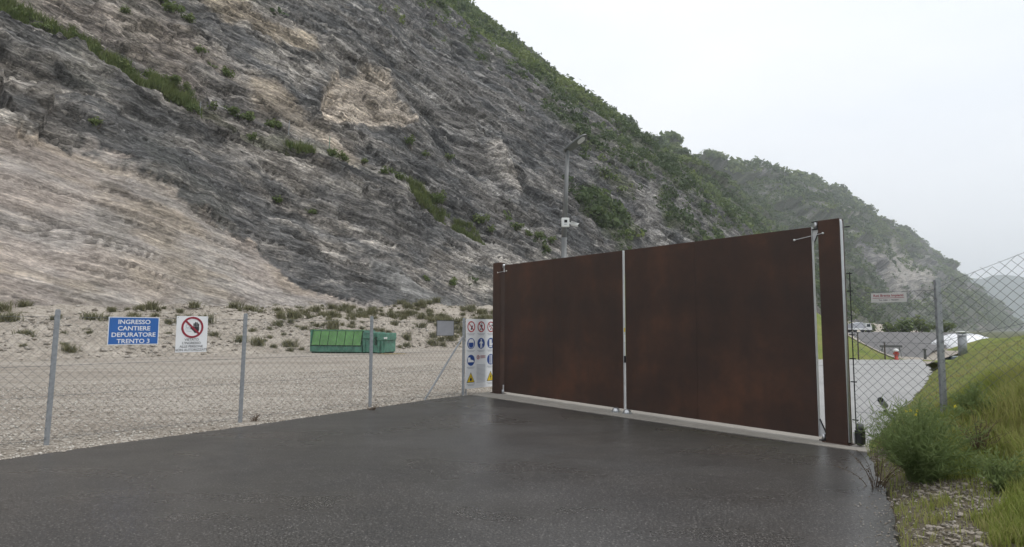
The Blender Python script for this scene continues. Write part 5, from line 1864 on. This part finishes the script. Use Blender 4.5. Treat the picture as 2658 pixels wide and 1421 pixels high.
# rubble lying on the bank at the foot of the rock
rg = np.random.default_rng(19)
n = 13000
s = rg.uniform(-5, 64, n)
q = rg.uniform(43.2, 62.5, n)
x, y = to_xy(s, q)
k = (x / y > -1.0) & (x / y < 0.02) & (rg.random(n) < 0.25 + 0.9 * sst(0.42, 0.62, fbm(s / 3.0, q / 2.2, 941, 3)))
s, q, x, y = s[k], q[k], x[k], y[k]
r = 0.045 + 0.20 * rg.random(len(s)) ** 4
stones('bank_rubble', np.stack([x, y, bank_z(s, q) + r * 0.15], -1), r, M['pebbles'], 14, 'grey-tan rubble lying over the bank below the rock face')


def patch_f(x, y):
    """how stony the verge is: an open strip beside the asphalt corner"""
    ax, ay, bx_, by_ = 3.45, 4.75, 4.55, 6.35
    t = np.clip(((x - ax) * (bx_ - ax) + (y - ay) * (by_ - ay)) / ((bx_ - ax) ** 2 + (by_ - ay) ** 2), 0, 1)
    dd = np.hypot(x - ax - t * (bx_ - ax), y - ay - t * (by_ - ay))
    return fbm(x / 0.4, y / 0.4, 951, 3) - 0.12 + 0.38 * np.exp(-(dd / 0.36) ** 2)


# verge pebbles: the larger ones are single stones, the rest one mass
rg = np.random.default_rng(33)
n = 14000
x = rg.uniform(2.6, 5.6, n); y = rg.uniform(3.2, 8.6, n)
zv, ev = verge_z(x, y)
patch = patch_f(x, y)
keep = (ev > 0.0) & (ev < 1.5) & (rg.random(n) < sst(0.40, 0.58, patch) + 0.12 * (ev < 0.2))
x, y, zv = x[keep], y[keep], zv[keep]
r = 0.008 + 0.016 * rg.random(len(x)) ** 2
stones('verge_pebbles', np.stack([x, y, zv + r * 0.3], -1), r, M['pebbles'], 6, 'small pale pebbles lying on the soil of the verge')
# chippings swept onto the asphalt edge
n = 260
k = rg.integers(0, 4, n)
AE = np.array([a[:2] for a in AR[1:6]])
u = rg.random((n, 1))
p = AE[k] * (1 - u) + AE[k + 1] * u + np.stack([-rg.random(n) ** 2 * 0.35, rg.normal(size=n) * 0.05], -1)
r = 0.005 + 0.006 * rg.random(n)
stones('swept_chippings', np.concatenate([p, (r * 0.4 + 0.001)[:, None]], 1), r, M['stones'], 8, 'tiny pale chippings on the asphalt at the verge edge')


def ico_stone(seed):
    import bmesh
    bm = bmesh.new()
    bmesh.ops.create_icosphere(bm, subdivisions=1, radius=1.0)
    rg = random.Random(seed)
    for v in bm.verts:
        v.co *= rg.uniform(0.75, 1.15)
        v.co.z *= 0.55
    me = bpy.data.meshes.new('stone')
    bm.to_mesh(me)
    bm.free()
    me.materials.append(M['stone'])
    return me


ST = [ico_stone(k) for k in range(5)]
rg = np.random.default_rng(44)
cnt = 0
tries = 0
while cnt < 70 and tries < 5000:
    tries += 1
    x, y = rg.uniform(3.3, 4.9), rg.uniform(4.6, 7.0)
    zv, ev = verge_z(np.array([x]), np.array([y]))
    if not (0.06 < ev[0] < 0.95): continue
    if float(patch_f(np.array([x]), np.array([y]))[0]) < 0.55: continue
    o = link('verge_stone', ST[cnt % 5])
    sc = rg.uniform(0.018, 0.04)
    o.scale = (sc * rg.uniform(0.9, 1.4), sc, sc)
    o.rotation_euler = (rg.uniform(-.2, .2), rg.uniform(-.2, .2), rg.uniform(0, 6.28))
    o.location = (x, y, float(zv[0]) + sc * 0.2)
    tag(o, 'pale fist-sized stone lying on the verge below the leafy bush', 'stone', 'loose stones on the verge')
    cnt += 1

# ------------------------------------------------------------------ grass
def grass(name, n, xr, yr, h, wd, cond, mat, seed, label, lean=0.55, tint=(0.45, 0.2)):
    rg = np.random.default_rng(seed)
    x = rg.uniform(*xr, n); y = rg.uniform(*yr, n)
    zv, ev = verge_z(x, y)
    k = cond(x, y, ev, rg)
    x, y, zv, ev = x[k], y[k], zv[k], ev[k]
    P = np.stack([x, y, zv - 0.01], -1)
    hh = h(x, y, ev) if callable(h) else np.full(len(x), h)
    V, F = blades(P, hh, wd, seed, lean)
    tn = np.clip(rg.normal(tint[0], tint[1], len(x)) + (fbm(x / 0.7, y / 0.7, 971, 3) - 0.5) * 0.9, 0, 1)
    o = fast_mesh(name, V, F, mat, attrs={'tint': ('FLOAT', 'POINT', np.repeat(tn, 5))})
    tag(o, label, 'grass', kind='stuff')
    print(name, len(x))


def c_near(x, y, e, rg):
    p = patch_f(x, y)
    d = sst(0.10, 0.8, e) * (1 - 0.92 * sst(0.47, 0.60, p)) + 0.10 * (e > 0.02) * (p < 0.5)
    return (rg.random(len(x)) < d) & (x / y > 0.40) & (x / y < 1.7)


grass('verge_grass', 230000, (2.4, 9.5), (3.2, 9.4), lambda x, y, e: 0.08 + 0.20 * sst(0.5, 1.6, e) * (0.5 + fbm(x / 0.5, y / 0.5, 981, 2)), 0.008, c_near, M['grass'], 61, 'tall green grass on the verge below the right fence')
grass('bank_grass', 150000, (5.5, 30), (7.0, 36), lambda x, y, e: 0.035 + 0.035 * fbm(x / 2, y / 2, 983, 2), 0.012, lambda x, y, e, rg: (e > 0.06) & (x / y > 0.52) & (x / y < 1.35) & ((y > 8.3) | (e > 1.0)) & (rg.random(len(x)) < 8.0 / np.maximum(y, 8)), M['lawn'], 62, 'short olive grass covering the bank beyond the fence', 0.8, (0.5, 0.22))

# ------------------------------------------------------------------ the leafy bush at the asphalt corner
def feathery(name, label, base, spread, height, stems, leaves, seed, leafmat, stemmat, leaf_len=0.055, leaf_w=0.007, cat='bush'):
    rg = np.random.default_rng(seed)
    root = thing(name, label, cat, base)
    SV, SF, LV, LF, LT, so = [], [], [], [], [], 0
    for k in range(stems):
        a = rg.uniform(0, 6.28)
        out = spread * rg.random() ** 0.6
        h = height * rg.uniform(0.35, 1.0) * (1 - 0.35 * (out / spread) ** 2)
        b0 = np.array([math.cos(a), math.sin(a), 0]) * rg.uniform(0, 0.22) * spread
        tip = np.array([math.cos(a) * out, math.sin(a) * out, h])
        ctl = np.array([math.cos(a) * out * 0.35, math.sin(a) * out * 0.35, h * 0.7]) + rg.normal(size=3) * 0.03
        ts = np.linspace(0, 1, 6)[:, None]
        pts = (1 - ts) ** 2 * b0 + 2 * ts * (1 - ts) * ctl + ts ** 2 * tip
        for p0, p1, r in zip(pts[:-1], pts[1:], np.linspace(0.0045, 0.0018, 5)):
            d = p1 - p0
            u = np.cross(d, [0.3, 0.2, 0.9]); u /= np.linalg.norm(u) + 1e-9
            w_ = np.cross(d, u); w_ /= np.linalg.norm(w_) + 1e-9
            ring = [u * r, -0.5 * u * r + 0.87 * w_ * r, -0.5 * u * r - 0.87 * w_ * r]
            SV += [p0 + q for q in ring] + [p1 + q for q in ring]
            SF += [(so, so + 1, so + 4, so + 3), (so + 1, so + 2, so + 5, so + 4), (so + 2, so, so + 3, so + 5)]
            so += 6
        m = leaves
        t = (0.15 + 0.85 * rg.random(m))[:, None]
        c = (1 - t) ** 2 * b0 + 2 * t * (1 - t) * ctl + t ** 2 * tip
        dirs = rg.normal(size=(m, 3)) + np.array([0, 0, 0.7]) + np.array([math.cos(a), math.sin(a), 0]) * 0.4
        dirs /= np.linalg.norm(dirs, axis=1)[:, None]
        sd = np.cross(dirs, rg.normal(size=(m, 3))); sd /= np.linalg.norm(sd, axis=1)[:, None]
        L = (leaf_len * (0.5 + rg.random(m)))[:, None]
        W = leaf_w * (0.7 + 0.6 * rg.random(m))[:, None]
        quad = np.stack([c, c + dirs * L * 0.5 + sd * W, c + dirs * L, c + dirs * L * 0.5 - sd * W], 1)
        LV.append(quad.reshape(-1, 3))
        LT.append(np.repeat(np.clip(rg.normal(0.30 + 0.25 * (c[:, 2] / height), 0.12, m), 0, 1), 4))
    LV = np.concatenate(LV); LF = np.arange(len(LV)).reshape(-1, 4)
    fast_mesh('stems', np.array(SV), np.array(SF), stemmat, root, attrs={'tint': ('FLOAT', 'POINT', np.full(len(SV), 0.4))})
    fast_mesh('leaves', LV, LF, leafmat, root, attrs={'tint': ('FLOAT', 'POINT', np.concatenate(LT))})
    return root


def vz_at(x, y): return float(verge_z(np.array([x]), np.array([y]))[0][0])


bx, by = 4.42, 6.75
b1 = feathery('leafy_bush', 'large feathery green bush at the corner of the asphalt', (bx, by, vz_at(bx, by)), 0.66, 0.95, 150, 32, 91, M['bushleaf'], M['bushleaf'], 0.10, 0.0042)
rg = random.Random(4)
for k in range(5):
    a = rg.uniform(0, 6.28); rr_ = rg.uniform(0.1, 0.4)
    f = MB()
    z_ = 0.80 + rg.uniform(-0.15, 0.08)
    for j in range(5):
        an = j * 1.2566
        f.prism_xz([(rr_ * math.cos(a), z_), (rr_ * math.cos(a) + 0.014 * math.cos(an - .35), z_ + 0.014 * math.sin(an - .35)), (rr_ * math.cos(a) + 0.018 * math.cos(an), z_ + 0.018 * math.sin(an)), (rr_ * math.cos(a) + 0.014 * math.cos(an + .35), z_ + 0.014 * math.sin(an + .35))], rr_ * math.sin(a) - 0.002 + j * 0.0005, rr_ * math.sin(a) + 0.002 + j * 0.0005)
    f.build('flower', M['flower'], b1)
for (x, y, sp, h, st, lab) in ((5.02, 7.75, 0.40, 0.62, 60, 'smaller feathery weed clump behind the large bush'), (4.75, 6.0, 0.34, 0.42, 50, 'low feathery weed clump on the verge in front of the fence'), (5.75, 7.7, 0.42, 0.55, 60, 'feathery weed clump at the foot of the right fence post')):
    feathery('weed_clump', lab, (x, y, vz_at(x, y)), sp, h, st, 40, int(x * 100), M['bushleaf'], M['bushleaf'], cat='weeds')
for (x, y, sp, h, st, lab) in ((5.15, 6.85, 0.35, 0.55, 40, 'clump of dry brown stems behind the stony patch of the verge'), (5.05, 8.35, 0.30, 0.50, 24, 'sparse dry stems by the foot of the right gate post'), (4.05, 6.95, 0.42, 0.50, 16, 'thin twigs leaning out over the asphalt from the large bush')):
    feathery('dry_weeds', lab, (x, y, max(0.0, vz_at(x, y))), sp, h, st, 8, int(y * 100), M['dry'], M['dry'], 0.035, 0.004, cat='weeds')
for (u, off, lab) in ((SP + 0.25, 0.05, 'small weed at the foot of the second fence post'), (2 * SP - 0.4, 0.6, 'small weed by the asphalt edge before the third fence post')):
    x, y = f_pt(u)
    x, y = x + off * 0.765, y - off * 0.644
    feathery('gravel_weed', lab, (x, y, -0.05), 0.14, 0.2, 14, 10, int(u * 50), M['dry'], M['dry'], 0.04, 0.004, cat='weeds')

# ------------------------------------------------------------------ olive bushes and dark tree in the distance
rg = random.Random(9)
for k, (x, y, r) in enumerate(((72, 132, 2.0), (75.5, 130, 2.2), (79, 128, 2.6), (83, 129, 3.0), (87, 131, 2.8), (91, 130, 2.5))):
    t = thing('valley_bush', ORD[k] + ' olive green bush from the left in the row beyond the hardstanding', 'bush', (x, y, 0.9), rg.uniform(0, 6), 'olive bushes beyond the hardstanding')
    t.scale = (r, r, r * 0.95)
    link('foliage', SHRUBS[k % 4], t)
    link('stem', STEMS[k % 2], t)
tr = thing('dark_tree', 'dark tree standing behind the top of the grass bank', 'tree', (68.5, 80, -1.6))
MB().tube((0, 0, 0), (0.1, 0, 2.2), 0.22, 0.12, 8).build('trunk', M['bark'], tr)
P = np.array([(0, 0, 2.4), (1.2, 0.3, 2.2), (-1.0, 0.2, 2.0), (0.3, -0.6, 3.0), (2.2, 0.4, 2.5), (2.9, 0, 3.2)])
V, F, idx = leaf_cloud(P, np.array([1.3, 1.2, 1.0, 1.0, 1.2, 1.3]), 260, 0.2, 17)
fast_mesh('crown', V, F, M['wood'], tr, attrs={'tint': ('FLOAT', 'POINT', np.full(len(V), 0.12))})

# small conifers on the near skyline
for k, (s, q, h, lab) in enumerate(((268, 262, 9.0, 'lone dark conifer sticking out of the skyline below the top of the picture'), (283, 262, 6.0, 'smaller thin conifer on the skyline just below the lone conifer'))):
    p = surf_pt(np.array([float(s)]), np.array([float(q)]))[0]
    t = thing('skyline_conifer', lab, 'tree', tuple(p - np.array([0, 0, 0.5])))
    MB().tube((0, 0, 0), (0.6, 0, h), 0.18, 0.04, 6).build('trunk', M['bark'], t)
    zz = np.linspace(0.15, 1, 9)
    Pk = np.stack([0.6 * zz, 0 * zz, zz * h], -1)
    V, F, idx = leaf_cloud(Pk, 0.25 + (1 - zz) * 0.22 * h * 0.8, 40, 0.45, 55 + k, 0.5)
    fast_mesh('crown', V, F, M['wood'], t, attrs={'tint': ('FLOAT', 'POINT', np.full(len(V), 0.1))})

# ------------------------------------------------------------------ haze
me = bpy.data.meshes.new('haze')
hb = MB().box((-5900, -5900, -3.0), (5900, 5900, 640))
me.from_pydata(hb.v, [], hb.f)
me.update()
hm = bpy.data.materials.new('haze_air')
hm.use_nodes = True
hm.node_tree.nodes.clear()
ho_ = hm.node_tree.nodes.new('ShaderNodeOutputMaterial')
hv = hm.node_tree.nodes.new('ShaderNodeVolumePrincipled')
hv.inputs['Color'].default_value = (0.90, 0.94, 1.0, 1)
hv.inputs['Density'].default_value = 0.00023
hv.inputs['Anisotropy'].default_value = 0.2
hm.node_tree.links.new(hv.outputs[0], ho_.inputs['Volume'])
me.materials.append(hm)
hz = link('haze', me)
tag(hz, 'thin pale haze filling the valley air', 'haze', kind='stuff')
